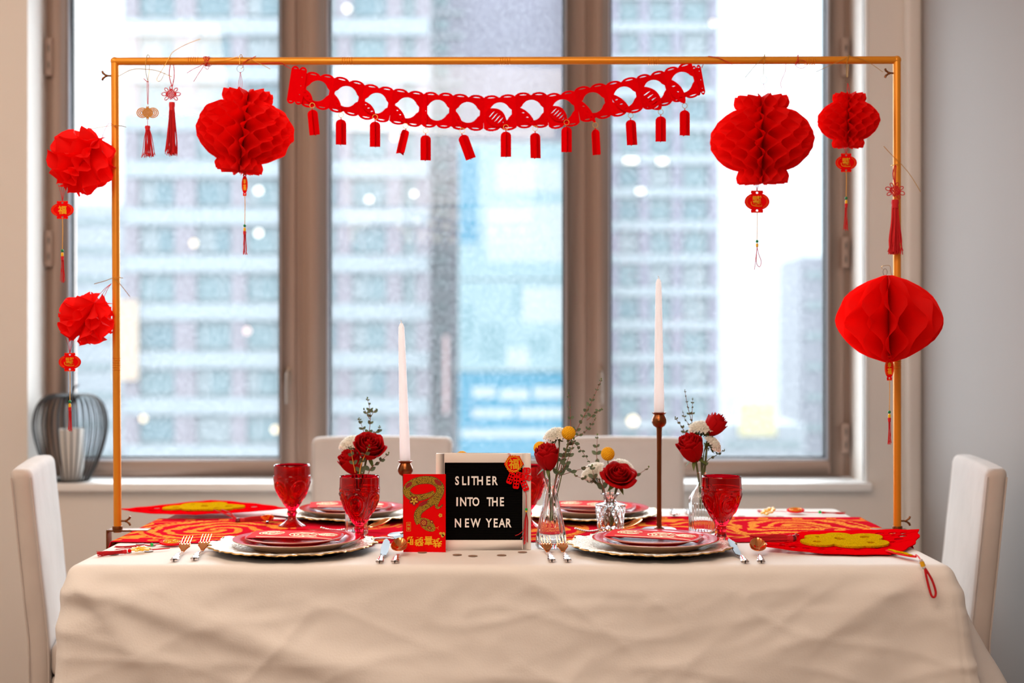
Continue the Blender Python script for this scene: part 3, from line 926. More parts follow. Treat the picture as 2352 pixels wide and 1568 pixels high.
for sx, v, e in ((-1, bl_, TX0), (1, br_, TX1)):
    g = MB(); xi = v.x - sx * .012; xo = v.x + sx * .022
    lo, hi = sorted((e - sx * .03, xo))
    g.box(lo, hi, -.018, .018, -.0005 + .001, .0035 + .001)
    lo, hi = sorted((xo - sx * .003, xo)); g.box(lo, hi, -.018, .018, -.075, .003)
    lo, hi = sorted((e - sx * .012, xo)); g.box(lo, hi, -.018, .018, -.078, -.074)
    g.tube([(v.x, 0, .002), (v.x, 0, .012)], .012, 16)
    obj('clamp', g, M_CLAMP, fr, bevel=.0008)
def wing(px, py, sx):
    v = fl(px, py); g = MB()
    g.tube([v, v + Vector((sx * .012, 0, 0))], .0022, 8)
    c = v + Vector((sx * .012, 0, 0))
    g.sphere(c, .0036, 8, 6)
    for s in (1, -1): g.tube([c, c + Vector((sx * .008, 0, s * .006)), c + Vector((sx * .010, 0, s * .011))], [.002, .0028, .0026], 8)
    obj('wing_screw', g, M_CLAMP, fr)
wing(256, 174, -1); wing(2054, 168, -1); wing(278, 1196, 1); wing(2069, 1196, 1)

# twisted red cord left on the bar, near the left
t = thing('cord_knot', 'tangled red cord knotted round the golden bar left of the big lantern', 'cord', W(476, 141, YB_))
g = MB(); rr = random.Random(3)
for k in range(4):
    g.tube([Vector(((k - 1.5) * .0022 + .004 * math.sin(a * 2 + k), (r_ + .002) * math.cos(a), (r_ + .002) * math.sin(a))) for a in [i * 2 * PI / 16 for i in range(16)]], .0009, 5, closed=True)
cord(g, [(0, -.011, .004), (-.012, -.012, -.012), (-.030, -.010, -.020), (-.046, -.010, -.030)])
cord(g, [(.002, -.011, 0), (-.008, -.013, -.018), (-.018, -.012, -.032), (-.030, -.010, -.050)])
cord(g, [(0, -.011, .004), (.008, -.014, -.010), (.004, -.013, -.022), (-.004, -.012, -.016)])
obj('cord', g, M_REDC, t)
t = thing('cord_knot', 'thin dark red cord looped round the golden bar right of the big right lantern', 'cord', W(1830, 138, YB_))
g = MB()
for k in range(3):
    g.tube([Vector((k * .002 + .003 * math.sin(a + k), (r_ + .003) * math.cos(a), (r_ + .003) * math.sin(a))) for a in [i * 2 * PI / 16 for i in range(16)]], .0006, 5, closed=True)
g.tube([Vector((.008 + .013 * math.cos(a), -.012, -.012 + .010 * math.sin(a))) for a in [i * 2 * PI / 18 for i in range(18)]], .0006, 5, closed=True)
cord(g, [(-.028, -.010, -.010), (-.030, -.011, -.030), (-.040, -.011, -.055), (-.038, -.011, -.070)], .0006)
obj('cord', g, M_REDC, t)

# lanterns ----------------------------------------------------------
def barz(px): return W(px, 141, YB_).z
# big left
L, s, (cx, cy) = lantern('large crushed-sided red paper lantern hanging from the bar left of the banner', 560, 303, 224, 186, 2, .28, (.10, .05, 1.40), 5, 26, collar=.52, colh=.15)
P = lambda px, py, dy=0.0: Vector(((px - cx) * s, dy, (cy - py) * s))
wire(L, [P(553, 150, -.012), P(553, 130, -.010), P(556, 128, .0), P(556, 150, .012), P(553, 158, 0)], r=.0008)
wire(L, [P(553, 131, -.011), P(520, 140, -.014), P(470, 146, -.013)], r=.0006)
wire(L, [P(556, 133, -.011), P(580, 140, -.014), P(624, 162, -.016)], r=.0006)
obj('ring', MB().tube([P(552 + 8 * math.cos(a), 158 + 8 * math.sin(a)) for a in [i * 2 * PI / 20 for i in range(20)]], .0005, 6, closed=True), M_STEEL, L)
g = MB(); cord(g, [P(552, 166), P(548, 190), P(545, 222)], .0005); cord(g, [P(552, 166), P(556, 190), P(552, 222)], .0005); cord(g, [P(553, 166), P(551, 200), P(550, 222)], .0005)
g.sphere(P(552, 167), .0015, 6, 5)
obj('hanging_string', g, M_REDC, L)
pendant(L, (564 - cx) * s, (cy - 385) * s, 14 * s, 52 * s, '幸福', (cy - 425) * s, (cy - 519) * s, 0, (cy - 586) * s, y=-.01, narrow=True, seed=5)
# big right
L, s, (cx, cy) = lantern('large round red paper lantern hanging from the bar right of the banner', 1750, 322, 238, 198, 4, .06, (.02, -.02, .1), 5, 28, collar=.54, colh=.15, rot0=.05)
wire(L, [P(1753, 150, -.012), P(1755, 128, -.008), P(1756, 128, .006), P(1756, 150, .012), P(1754, 172, 0)], r=.0007)
wire(L, [P(1755, 131, -.011), P(1735, 150, -.014), P(1709, 181, -.014)], r=.0006)
wire(L, [P(1625, 131, -.009), P(1650, 136, -.012), P(1680, 150, -.010)], M_REDC, .0008, 'cord_wrap')
obj('ring', MB().tube([P(1754 + 8 * math.cos(a), 183 + 9 * math.sin(a)) for a in [i * 2 * PI / 20 for i in range(20)]], .0004, 6, closed=True), M_STEEL, L)
g = MB(); cord(g, [P(1754, 192), P(1750, 210), P(1748, 232)], .0004); cord(g, [P(1754, 192), P(1758, 212), P(1762, 232)], .0004); cord(g, [P(1758, 222), P(1762, 215), P(1765, 216)], .0006)
obj('hanging_string', g, M_REDC, L)
pendant(L, (1737 - cx) * s, (cy - 408) * s, 57 * s, 51 * s, '招財進寶', (cy - 464) * s, (cy - 555) * s, 0, (cy - 620) * s, y=-.01, loop=True, seed=7)
# small right
L, s, (cx, cy) = lantern('small red paper lantern hanging near the right end of the bar', 1949, 277, 140, 122, 6, .06, (.0, .03, .3), 5, 26, collar=.56, colh=.16)
wire(L, [P(1945, 178, 0), P(1942, 150, -.011), P(1948, 130, -.009), P(1951, 129, .004), P(1951, 150, .011), P(1947, 178, 0)], r=.0008)
wire(L, [P(1949, 131, -.011), P(1920, 145, -.013), P(1871, 168, -.014)], r=.0006)
wire(L, [P(1949, 131, -.011), P(1985, 142, -.013), P(2024, 168, -.014)], r=.0006)
obj('ring', MB().tube([P(1946 + 6.5 * math.cos(a), 184 + 7 * math.sin(a)) for a in [i * 2 * PI / 20 for i in range(20)]], .0007, 6, closed=True), M_STEEL, L)
g = MB(); cord(g, [P(1947, 191), P(1946, 205), P(1944, 226)], .0008); cord(g, [P(1947, 191), P(1951, 205), P(1952, 226)], .0008)
obj('hanging_string', g, M_REDC, L)
pendant(L, (1941 - cx) * s, (cy - 334) * s, 49 * s, 43 * s, '招財進寶', (cy - 375) * s, (cy - 456) * s, 0, (cy - 531) * s, y=-.01, seed=8)
# lower right, in front of the post
L, s, (cx, cy) = lantern('large open red paper lantern hanging in front of the right post', 2041, 732, 242, 200, 9, .12, (.1, 0, -.5), 2, 22, Y=3.02, collar=.10, colh=.015, rot0=.3)
wire(L, [P(2055, 612, .10), P(2052, 606, .095), P(2072, 604, .10), P(2078, 620, .11), P(2085, 642, .11)], r=.0006)
obj('ring', MB().tube([P(2057 + 5 * math.cos(a), 620 + 8 * math.sin(a), .085) for a in [i * 2 * PI / 20 for i in range(20)]], .0007, 6, closed=True), M_STEEL, L)
g = MB(); cord(g, [P(2056, 627, .08), P(2054, 634, .04), P(2050, 650, 0)], .0009)
obj('hanging_string', g, M_REDC, L)
pendant(L, (2037 - cx) * s, (cy - 812) * s, 21 * s, 56 * s, '幸福', (cy - 845) * s, (cy - 945) * s, 0, (cy - 1020) * s, y=-.02, narrow=True, seed=10)
# upper left, tied to the post
L, s, (cx, cy) = lantern('crumpled red paper lantern tied high on the outside of the left post', 189, 371, 158, 140, 11, .62, (.5, .65, .3), 3, 13, Y=3.10, collar=.62, colh=.15)
wire(L, [P(272, 284, .03), P(252, 285, .02), P(220, 292, .01), P(200, 298, 0)], r=.0006)
wire(L, [P(258, 287, .03), P(245, 280, .02), P(238, 296, .01), P(234, 316, 0)], M_REDC, .0005, 'hanging_string')
wire(L, [P(270, 282, .05), P(256, 283, .027), P(270, 285, .027), P(278, 285, .04)], r=.0007)
pendant(L, (150 - cx) * s, (cy - 425) * s, 52 * s, 41 * s, '福', (cy - 484) * s, (cy - 577) * s, 0, (cy - 651) * s, y=-.02, seed=12)
# lower left, tied to the post
L, s, (cx, cy) = lantern('crumpled red paper lantern tied lower on the outside of the left post', 199, 733, 128, 114, 13, .50, (.5, .75, -.2), 3, 13, Y=3.10, collar=.62, colh=.15, rot0=.4)
wire(L, [P(274, 637, .03), P(256, 636, .025), P(235, 644, .02), P(210, 651, .02)], M_GOLDW, .0008)
wire(L, [P(252, 636, .028), P(270, 652, .022), P(292, 680, .022)], M_GOLDW, .0008)
g = MB()
for dx in (-14, -6, 2): cord(g, [P(250, 650, .02), P(243 + dx * .5, 664, .01), P(236 + dx, 684, 0)], .0006)
obj('hanging_string', g, M_REDC, L)
pendant(L, (167 - cx) * s, (cy - 775) * s, 51 * s, 42 * s, '招財進寶', (cy - 831) * s, (cy - 921) * s, 0, (cy - 990) * s, y=-.02, seed=14)

# hanging charms ----------------------------------------------------
t = thing('hanging_charm', 'gold filigree knot charm with short red tassel, leftmost on the bar', 'charm', W(339, 141, YB_))
P = lambda px, py, dy=0.0, c=(339, 141): Vector(((px - c[0]) * SPX, dy, (c[1] - py) * SPX))
wire(t, [P(340, 188, 0), P(337, 160, -.011), P(340, 130, -.009), P(342, 130, .006), P(340, 160, .010), P(339, 188, 0)], r=.0008)
wire(t, [P(275, 177, -.01), P(305, 162, -.01), P(337, 161, -.01), P(365, 165, -.01), P(398, 179, -.01)], r=.0008)
g = MB(); cord(g, [P(338, 186), P(338, 210), P(339, 240)], .0007); cord(g, [P(341, 186), P(341, 210), P(340, 240)], .0007); cord(g, [P(339, 188), P(334, 184), P(330, 180)], .0009)
obj('hanging_string', g, M_REDC, t)
g = MB()
for k in range(-3, 4):
    for sg in (1, -1):
        a = PI / 4 * sg; d = k * .0030; Lh = .0115 - abs(k) * .0004
        g.tube([P(339, 259) + Vector((math.cos(a) * q - math.sin(a) * d, 0, math.sin(a) * q + math.cos(a) * d)) for q in (-Lh, Lh)], .00115, 6)
for sg in (1, -1):
    for rr_, n_ in ((.0112, 1), (.0078, 1), (.0044, 1)):
        g.tube([P(339 + sg * 12, 259) + Vector((sg * (rr_ * 1.15 * math.cos(a)), 0, rr_ * math.sin(a))) for a in [-2.2 + 4.4 * i / 18 for i in range(19)]], .0013, 6)
for rz_ in (.013, -.013): g.tube([P(339, 259) + Vector((.0028 * math.cos(a), 0, rz_ + .0028 * math.sin(a))) for a in [i * 2 * PI / 12 for i in range(12)]], .0008, 6, closed=True)
obj('knot', g, mat('gold_filigree', srgb(206, 140, 20), .4, metal=.5), t, label='gold filigree knot')
g = tassel_mb(74 * SPX, .020, 36, 4, 1.9, top=P(339, 288)); cord(g, [P(339, 276), P(339, 290)], .0007)
obj('tassel', g, M_REDC, t)

t = thing('hanging_charm', 'red knot charm with a long red tassel, second from the left on the bar', 'charm', W(395, 141, YB_))
P = lambda px, py, dy=0.0, c=(395, 141): Vector(((px - c[0]) * SPX, dy, (c[1] - py) * SPX))
wire(t, [P(462, 92, -.01), P(430, 104, -.01), P(402, 120, -.01), P(393, 132, -.010), P(392, 148, -.006)], r=.0007)
wire(t, [P(394, 130, -.011), P(380, 155, -.012), P(363, 184, -.012), P(372, 187, -.012), P(382, 168, -.012)], r=.0007)
g = MB(); cord(g, [P(395, 198), P(389, 175), P(391, 150), P(395, 147), P(399, 152), P(400, 175), P(396, 198)], .0011)
obj('hanging_loop', g, M_REDC, t)
obj('knot', knot_mb(.0215, .0011), M_REDC, t, loc=P(393, 216))
obj('tassel', tassel_mb(124 * SPX, .022, 60, 8, 1.35, top=P(395, 234)), M_REDC, t)

t = thing('hanging_charm', 'red knot charm with a long red tassel tied high on the right post', 'charm', W(2056, 380, 3.115))
P = lambda px, py, dy=0.0, c=(2056, 380): Vector(((px - c[0]) * SPX, dy, (c[1] - py) * SPX))
wire(t, [P(2030, 336, 0), P(2050, 355, .006), P(2075, 378, .01), P(2095, 405, .006), P(2114, 440, 0)], r=.0008)
wire(t, [P(2053, 377, .026), P(2053, 378, .012), P(2064, 376, .012), P(2073, 378, .026)], r=.0008)
g = MB(); cord(g, [P(2056, 424), P(2051, 400), P(2055, 382), P(2058, 382), P(2056, 400), P(2056, 424)], .0013)
obj('hanging_loop', g, M_REDC, t)
obj('knot', knot_mb(.0225, .0012), M_REDC, t, loc=P(2056, 438), rot=(0, .3, 0))
obj('tassel', tassel_mb(126 * SPX, .028, 70, 9, 1.15, top=P(2056, 457)), M_REDC, t)

# ------------------------------------------------------------------ banner
bn = thing('felt_banner', 'red felt banner of cut-out links with little firecracker tags, strung under the bar', 'banner', W(1140, 141, YB_))
holes = [(726.6, 208.7), (797.5, 221.5), (862, 237), (936.6, 247.5), (1004, 253), (1073.6, 258), (1148, 259), (1222.6, 253), (1292, 252), (1361, 235.5), (1435, 222.7), (1503, 207), (1568, 189)]
tags_ = [(718, 253, 57, .10), (784, 275, 58, .0), (862, 280, 58, .0), (932, 300, 55, -.35), (978, 311, 58, 0), (1062, 311, 55, .35), (1162, 303, 57, 0), (1229, 306, 58, .02), (1301, 292, 58, 0), (1367, 298, 60, .08), (1448, 276, 57, .06), (1517, 268, 57, 0), (1572, 254, 58, 0)]
P = lambda px, py, dy=0.0: Vector(((px - 1140) * SPX, dy, (141 - py) * SPX))
def scal(x0, x1, y, n, amp, up):
    out = []
    st = 6
    for i in range(n * st + 1):
        t_ = i / (n * st); x = x0 + (x1 - x0) * t_
        out.append((x, y + up * amp * abs(math.sin(PI * t_ * n)) ** .6))
    return out
def panel_link(w, h=83, hole=True, hr=24):
    s_ = SPX; hw, hh = w / 2, h / 2
    top = scal(-hw, hw, hh - 7, 2, 7, 1); bot = scal(hw, -hw, -hh + 7, 2, 7, -1)
    sp = [[(x * s_, y * s_) for x, y in top + bot]]
    if hole:
        n = 28; c = []
        for i in range(n):
            a = 2 * PI * i / n; c.append((hr * math.cos(a), hr * math.sin(a)))
        # small square notches left and right
        c = [(p if abs(p[1]) > 7 else (math.copysign(hr + 3.5, p[0]), p[1])) for p in c]
        sp.append([(x * s_, y * s_) for x, y in c])
    for sx in (-1, 1):
        for sy in (-1, 1):
            cx_, cy_ = sx * w / 4, sy * (hh - 6)
            sp.append([(x * s_, y * s_) for x, y in [(cx_ - w * .13, cy_ - 0.6 * sy), (cx_ - w * .05, cy_ + 1.2 * sy), (cx_ + w * .05, cy_ + 1.2 * sy), (cx_ + w * .13, cy_ - 0.6 * sy), (cx_, cy_ - 1.2 * sy)]])
    if not hole:
        for k in (-1, 0, 1): sp.append([(x * s_, y * s_) for x, y in [(w * .22, k * 20 - 1.2), (w * .30, k * 20), (w * .22, k * 20 + 1.2)]])
    return shape2d(sp, .0014)
def tag_plate(w, h):
    s_ = SPX; o_ = [(-w / 2, -h), (w / 2, -h)] + [(w / 2 * math.cos(a), -w * .42 + w * .42 * math.sin(a)) for a in [PI * i / 12 for i in range(13)]]
    return shape2d([[(x * s_, y * s_) for x, y in o_]], .0012)
plate = tag_plate(24, 58); half = tag_plate(11, 58)
ends = [(664, 189.0)] + holes + [(1616, 186.0)]
for i, (hx, hy) in enumerate(holes):
    a_, b_ = ends[i], ends[i + 2]
    if i == 0: a_ = (hx - 70, hy - 14)
    if i == 12: b_ = (hx + 66, hy - 18)
    ang = math.atan2(-(b_[1] - a_[1]), (b_[0] - a_[0]))
    xl = (hx + ends[i][0]) / 2 if i else 697
    xr = (hx + ends[i + 2][0]) / 2 if i < 12 else 1597
    w_ = (xr - xl) / math.cos(ang) + 2; mx_ = (xl + xr) / 2
    me = panel_link(w_)
    yaw = .22 if i % 2 else -.22
    mb = MB().mesh_in(me, 0, Matrix.Rotation(-ang, 4, 'Y') @ Matrix.Rotation(yaw * 0.6, 4, 'Z') @ RX90)
    obj('link', mb, M_FELT, bn, loc=P(mx_, hy, .0), smooth=False)
for (xa, xb, yc, ang, hgt) in ((664, 700, 196, -.15, 88), (1594, 1615, 184, .18, 70)):
    me = panel_link(xb - xa, hgt, False)
    obj('end_panel', MB().mesh_in(me, 0, Matrix.Rotation(-ang, 4, 'Y') @ RX90), M_FELT, bn, loc=P((xa + xb) / 2, yc), smooth=False)
g = MB(); cord(g, [P(668, 158), P(655, 151), P(640, 146, -.01), P(560, 150, -.012), P(590, 131, -.01)], .0009)
cord(g, [P(1612, 156), P(1614, 150), P(1616, 148, .004)], .0009)
for q in (560, 570): pass
obj('hanging_cord', g, M_REDC, bn)
for i, (tx, ty, th_, rz_) in enumerate(tags_):
    hx, hy = holes[i]
    # strap: a leaf-shaped strip from the link's left rim down to the ring
    sx_, sy_ = hx - 30, hy - 3
    ex_, ey_ = tx, ty - 16
    if i == 4: sx_, sy_ = 978, 215
    dx_, dy_ = (ex_ - sx_), (ey_ - sy_); Ln = math.hypot(dx_, dy_); an = math.atan2(dy_, dx_)
    wd = (9, 7, 9, 8, 4, 6, 20, 9, 16, 8, 10, 20, 13)[i]
    big = wd > 15
    outl = [(Ln * t_ * SPX, wd * math.sin(PI * min(1, t_ * .93 + .05)) ** .7 * SPX) for t_ in [j / 14 for j in range(15)]]
    outl += [(x, -y) for x, y in outl[::-1]]
    spl = [outl]
    for k in range(3 if not big else 5):
        c_ = Ln * (.25 + (.5 if not big else .6) * k / (2 if not big else 4)) * SPX
        hw_ = wd * (.30 if not big else .55) * SPX
        spl.append([(c_ - .0020, -hw_), (c_ + .0012, -hw_ * .2), (c_ + .0022, hw_), (c_ - .0006, hw_ * .3)])
    me = shape2d(spl, .0014)
    mb = MB().mesh_in(me, 0, Matrix.Rotation(an, 4, 'Y') @ Matrix.Rotation(.25, 4, 'X') @ RX90)
    so = obj('strap', mb, M_FELT, bn, loc=P(sx_, sy_, -.006), smooth=False)
    obj('ring', MB().tube([Vector((.006 * math.cos(a), 0, .006 * math.sin(a))) for a in [j * 2 * PI / 16 for j in range(16)]], .0006, 6, closed=True), M_GOLDW, bn, loc=P(tx, ty - 10, -.006))
    mb = MB(); mb.mesh_in(plate, 0, RX90)
    mb.mesh_in(plate, 0, Matrix.Rotation(PI / 2, 4, 'Z') @ RX90)
    mb.tube([(0, 0, -.001), (0, 0, .004)], .0012, 6)
    yaw = rnd.uniform(-.25, .25)
    if i in (3,): yaw = 1.0
    if i == 9: yaw = .78
    obj('firecracker_tag', mb, M_FELT, bn, loc=P(tx, ty, -.006), rot=(0, -rz_, yaw), smooth=False)

# ------------------------------------------------------------------ chairs
def chair(label, x, y, rz, recl=.10, wd=.46):
    """origin on the floor under the seat; faces local +Y"""
    t = thing('dining_chair', label, 'chair', (x, y, 0), (0, 0, rz), group='upholstered beige dining chairs')
    def bend(v):
        k = max(0, v.z - .46)
        return Vector((v.x, v.y - k * recl * 1.0, v.z))
    m = MB(); nx_, nz_, ny_ = 26, 34, 4
    hw, zt, zb = wd / 2, .893, .08; y0, y1 = -.268, -.215
    def sk(mb_, fn, nu, nv): mb_.grid(fn, nu, nv)
    W3 = lambda x_, y_, z_: bend(Vector((x_, y_, z_)))
    def rough(v, nrm, amp=.0025):
        n = noise.noise(Vector((v.x * 9, v.y * 9, v.z * 6))) + .5 * noise.noise(Vector((v.x * 24, v.y * 24, v.z * 10)))
        return v + Vector(nrm) * amp * n
    r = .022
    def outline(s_):           # rounded rectangle cross-section, s_ 0..1
        pts_ = []
        for (cx_, cy_, a0) in ((hw - r, y1 - r, 0), (-hw + r, y1 - r, PI / 2), (-hw + r, y0 + r, PI), (hw - r, y0 + r, 1.5 * PI)):
            for k in range(6):
                a = a0 + PI / 2 * k / 5; pts_.append((cx_ + r * math.cos(a), cy_ + r * math.sin(a)))
            # extra points on straight runs come from the next corner
        return pts_
    base = outline(0)
    dense = []
    for i in range(len(base)):
        a, b = base[i], base[(i + 1) % len(base)]
        n_ = max(1, int(math.hypot(b[0] - a[0], b[1] - a[1]) / .03))
        for k in range(n_): dense.append((a[0] + (b[0] - a[0]) * k / n_, a[1] + (b[1] - a[1]) * k / n_))
    cxm, cym = 0, (y0 + y1) / 2
    vs = []; fs = []; n = len(dense)
    zs = [(zb + (zt - .02 - zb) * i / 40, 1.0, 1.0) for i in range(41)]
    for a in (.3, .6, .9, 1.2, PI / 2): zs.append((zt - .02 + .02 * math.sin(a), 1 - (.02 / hw) * (1 - math.cos(a)), 1 - (.015 / .0265) * (1 - math.cos(a)) * .9))
    for (z, kx, ky) in zs:
        for (x_, y_) in dense:
            v = Vector((cxm + (x_ - cxm) * kx, cym + (y_ - cym) * ky, z))
            nn = Vector((x_ / hw, (y_ - cym) / .0265, 0)).normalized()
            v = rough(v, nn)
            v.z += .004 * (1 - (x_ / hw) ** 2) * (1 if z > zt - .03 else 0)
            vs.append(bend(v))
    for j in range(len(zs) - 1):
        for i in range(n):
            l = (i + 1) % n; fs.append((j * n + i, j * n + l, (j + 1) * n + l, (j + 1) * n + i))
    fs.append(tuple((len(zs) - 1) * n + i for i in range(n)))
    fs.append(tuple(range(n))[::-1])
    m.add(vs, fs)
    bk = obj('backrest', m, M_CHAIR, t, angle=60)
    for sx in (1, -1):
        for yy in (y1 - .004, y0 + .004):
            p = [W3(sx * (hw - .004), yy, zb + (zt - .02 - zb) * i / 12) for i in range(13)]
            obj('seam_piping', MB().tube(p, .0022, 5), M_CHAIR, bk)
    m = MB(); m.box(-hw, hw, -.215, .22, .38, .47)
    obj('seat', m, M_CHAIR, t, bevel=.025, bseg=4)
    m = MB(); m.box(-hw + .008, hw - .008, -.213, .212, .2, .385)
    obj('seat_skirt', m, M_CHAIR, t, bevel=.008)
    for sx in (-1, 1):
        obj('leg', MB().box(sx * (hw - .03) - .02, sx * (hw - .03) + .02, .16, .20, 0, .2), M_WOOD, t, bevel=.003)
        obj('leg', MB().box(sx * (hw - .03) - .02, sx * (hw - .03) + .02, -.285, -.245, 0, .1), M_WOOD, t, bevel=.003)
    return t
# two chairs behind the table, facing the camera
chair('beige upholstered chair behind the table, left one of the pair by the window', W(875, 0, 4.28).x, 4.07, PI, .05)
chair('beige upholstered chair behind the table, right one of the pair by the window', W(1411, 0, 4.26).x, 4.05, PI, .05)
def endchair(label, nx_, ny_, fx_, fy_, side, wd=.46):
    """near/far top corners of the inner face of the back"""
    a = Vector((nx_, ny_)); b = Vector((fx_, fy_)); c = (a + b) / 2
    d = (b - a).normalized(); nrm = Vector((d.y, -d.x)) * (1 if side < 0 else -1)   # towards the table
    rz = math.atan2(nrm.y, nrm.x) - PI / 2
    base = c + nrm * (.215 + .10 * .445)
    return chair(label, base.x, base.y, rz, .10, wd)
endchair('beige upholstered chair at the left end of the table, warmly lit on its edge', -1.165, 3.20, -1.262, 3.64, -1)
endchair('grey-lit upholstered chair at the right end of the table, against the grey wall', 1.158, 3.22, 1.222, 3.66, 1)

# ------------------------------------------------------------------ on the sill
ap = thing('wire_basket', 'black wire apple-shaped basket with a stalk on the window sill', 'basket', (W(162, 0, 4.585).x, 4.585, ZS))
prof = [(.055, .002), (.062, .004), (.085, .05), (.108, .11), (.122, .17), (.1235, .215), (.112, .262), (.088, .292), (.060, .302), (.035, .297), (.018, .284), (.012, .272)]
wm_ = MB().tube(smoothpath([Vector((r2_, 0, z2)) for r2_, z2 in prof], 3), .0026, 5).mesh('wire', M_BLACKW)
for k in range(36):
    obj('wire', wm_, None, ap, rot=(0, 0, 2 * PI * k / 36))
g = MB(); g.tube([Vector((.056 * math.cos(a), .056 * math.sin(a), .003)) for a in [i * 2 * PI / 32 for i in range(32)]], .0025, 6, closed=True)
g.lathe([(.001, 0), (.054, 0), (.054, .002), (.001, .002)], 24)
obj('base_ring', g, M_BLACKW, ap)
g = MB().tube(smoothpath([(0, 0, .268), (.002, 0, .29), (.008, 0, .315), (.022, -.004, .331), (.030, -.006, .333)], 4), [.004 + .0012 * math.sin(i * .4) for i in range(17)], 8)
g.lathe([(.001, .268), (.014, .268), (.014, .274), (.001, .274)], 16)
obj('stalk', g, mat('dark_stalk', srgb(48, 34, 36), .6), ap)
cp = thing('white_holder', 'tapered white ceramic candle holder inside the apple-shaped wire basket', 'candle holder', (W(166, 0, 4.585).x, 4.585, ZS + .004))
obj('holder_body', MB().lathe([(.001, 0), (.034, 0), (.036, .003), (.0435, .178), (.0405, .178), (.033, .008), (.001, .008)], 32), M_CUP, cp)
# ------------------------------------------------------------------ plates
def at(px, D): return ((px - 1176) * D / FPX, D)
def charger(label, px, D, rz=0):
    x, y = at(px, D)
    t = thing('charger_plate', label, 'plate', (x, y, ZT), (0, 0, rz), group='scalloped charger plates')
    R = .176
    def rf(a, r, z, i):
        k = max(0, (r - .11) / .066)
        return r + k * (.0042 * math.cos(a * 14) + .0022 * math.cos(a * 42 + .8) + .0012 * math.cos(a * 23))
    m = MB().lathe([(.001, .008), (.11, .0085), (.118, .010), (.128, .0145), (.150, .0165), (.171, .0185), (.174, .0185)], 252, rf=rf, caps=False)
    r_2 = random.Random(4)
    for i, v in enumerate(m.v):
        r = math.hypot(v.x, v.y)
        if r > .119:
            a = math.atan2(v.y, v.x)
            v.z += .0012 * math.sin(a * 28 + r * 160) * math.sin(r * 300) + (.0016 * math.cos(a * 14) if r > .165 else 0)
    obj('dish', m, M_CHARGER, t, angle=80)
    m = MB().lathe([(.174, .0188), (.1766, .0180), (.1768, .0165), (.174, .0160)], 252, rf=rf, caps=False)
    for v in m.v:
        a = math.atan2(v.y, v.x); v.z += .0016 * math.cos(a * 14) + .0006 * math.sin(a * 60)
    obj('gilt_edge', m, M_GRIM, t, label='gilded wavy edge', angle=80)
    m = MB().lathe([(.174, .0160), (.150, .0125), (.125, .006), (.118, 0), (.001, 0), (.001, .007), (.112, .0075)], 252, rf=rf, caps=False)
    obj('underside', m, M_CHARGED, t, label='black underside and foot')
    return x, y
def dinner(nm, label, px, D, z, R, grp, h=.016):
    x, y = at(px, D)
    t = thing(nm, label, 'plate', (x, y, ZT + z), group=grp)
    m = MB().lathe([(.001, .0045), (R * .62, .0045), (R * .70, .007), (R * .78, h * .72), (R * .985, h), (R, h - .0004)], 96, caps=False)
    obj('glazed_face', m, M_PLATE, t, label='glossy red glaze', angle=60)
    m = MB().lathe([(R, h - .0004), (R * 1.001, h - .002), (R * .97, h - .0035), (R * .80, h * .45), (R * .70, .002), (R * .62, 0), (R * .58, 0), (R * .56, .0025), (.001, .0025)], 96, caps=False)
    obj('underside', m, M_PLATEW, t, label='cream unglazed underside', angle=60)
def envelope_flat(label, px, D, z, w, l, rz, tilt=(0, 0)):
    x, y = at(px, D)
    t = thing('red_envelope', label, 'envelope', (x, y, ZT + z), (tilt[0], tilt[1], rz), group='red envelopes lying on the plates')
    m = MB(); m.grid(lambda u, v: ((u - .5) * l, (v - .5) * w, .0015 + .002 * math.sin(PI * u)), 12, 8)
    m.grid(lambda u, v: ((u - .5) * l, (v - .5) * w, -.0002 + .002 * math.sin(PI * u)), 12, 8)
    obj('paper', m, M_CARD, t, weld=False)
    g = MB(); r3_ = random.Random(int(px))
    zf = lambda u: .0019 + .002 * math.sin(PI * (u / l + .5))
    def rp(pts, r):
        g.tube([Vector((a, b, zf(a))) for a, b in pts], r, 4, flat=.25)
    for k, (cx_, cy_, R) in enumerate(((-l * .28, w * .12, w * .24), (l * .10, -w * .02, w * .30), (l * .34, w * .1, w * .18))):
        for q in (1, .74, .48, .24):
            rp([(cx_ + R * q * 1.15 * math.cos(a), cy_ + R * q * math.sin(a)) for a in [r3_.random() + i * 5.2 / 16 for i in range(17)]], .0016)
        for j in range(7):
            a = j * 2 * PI / 7; rp([(cx_ + R * .5 * math.cos(a), cy_ + R * .5 * math.sin(a)), (cx_ + R * 1.15 * math.cos(a + .3), cy_ + R * 1.05 * math.sin(a + .3))], .0022)
    rp([(-l * .4, -w * .36), (-l * .1, -w * .42), (l * .15, -w * .32), (l * .42, -w * .38)], .0024)
    obj('gold_print', g, mat('pale_gold_print', srgb(236, 186, 130), .5, metal=.2), t, label='pale gold printed scrolls', weld=False)
SET = [('front left setting', 672, 682, 677, 2.835, -.05), ('front right setting', 1495, 1505, 1499, 2.835, -.28),
       ('back left setting', 822, 810, 806, 3.375, .12), ('back right setting', 1354, 1368, 1366, 3.375, -.1)]
for i, (lb, pc, pd, ps, D, rz) in enumerate(SET):
    charger('scalloped champagne charger plate with gilded edge at the ' + lb, pc, D, i * .4)
    dinner('dinner_plate', 'large red dinner plate on the charger of the ' + lb, pd, D, .0085, .1355, 'red dinner plates', .021)
    dinner('salad_plate', 'small red salad plate stacked on the dinner plate of the ' + lb, ps, D - .003, .0185, .1045, 'red salad plates', .015)
    envelope_flat('red envelope printed in pale gold lying on the ' + lb, ps + (4 if i < 2 else -4), D - .002, .0325, .098, .198, rz, (.02, .02))

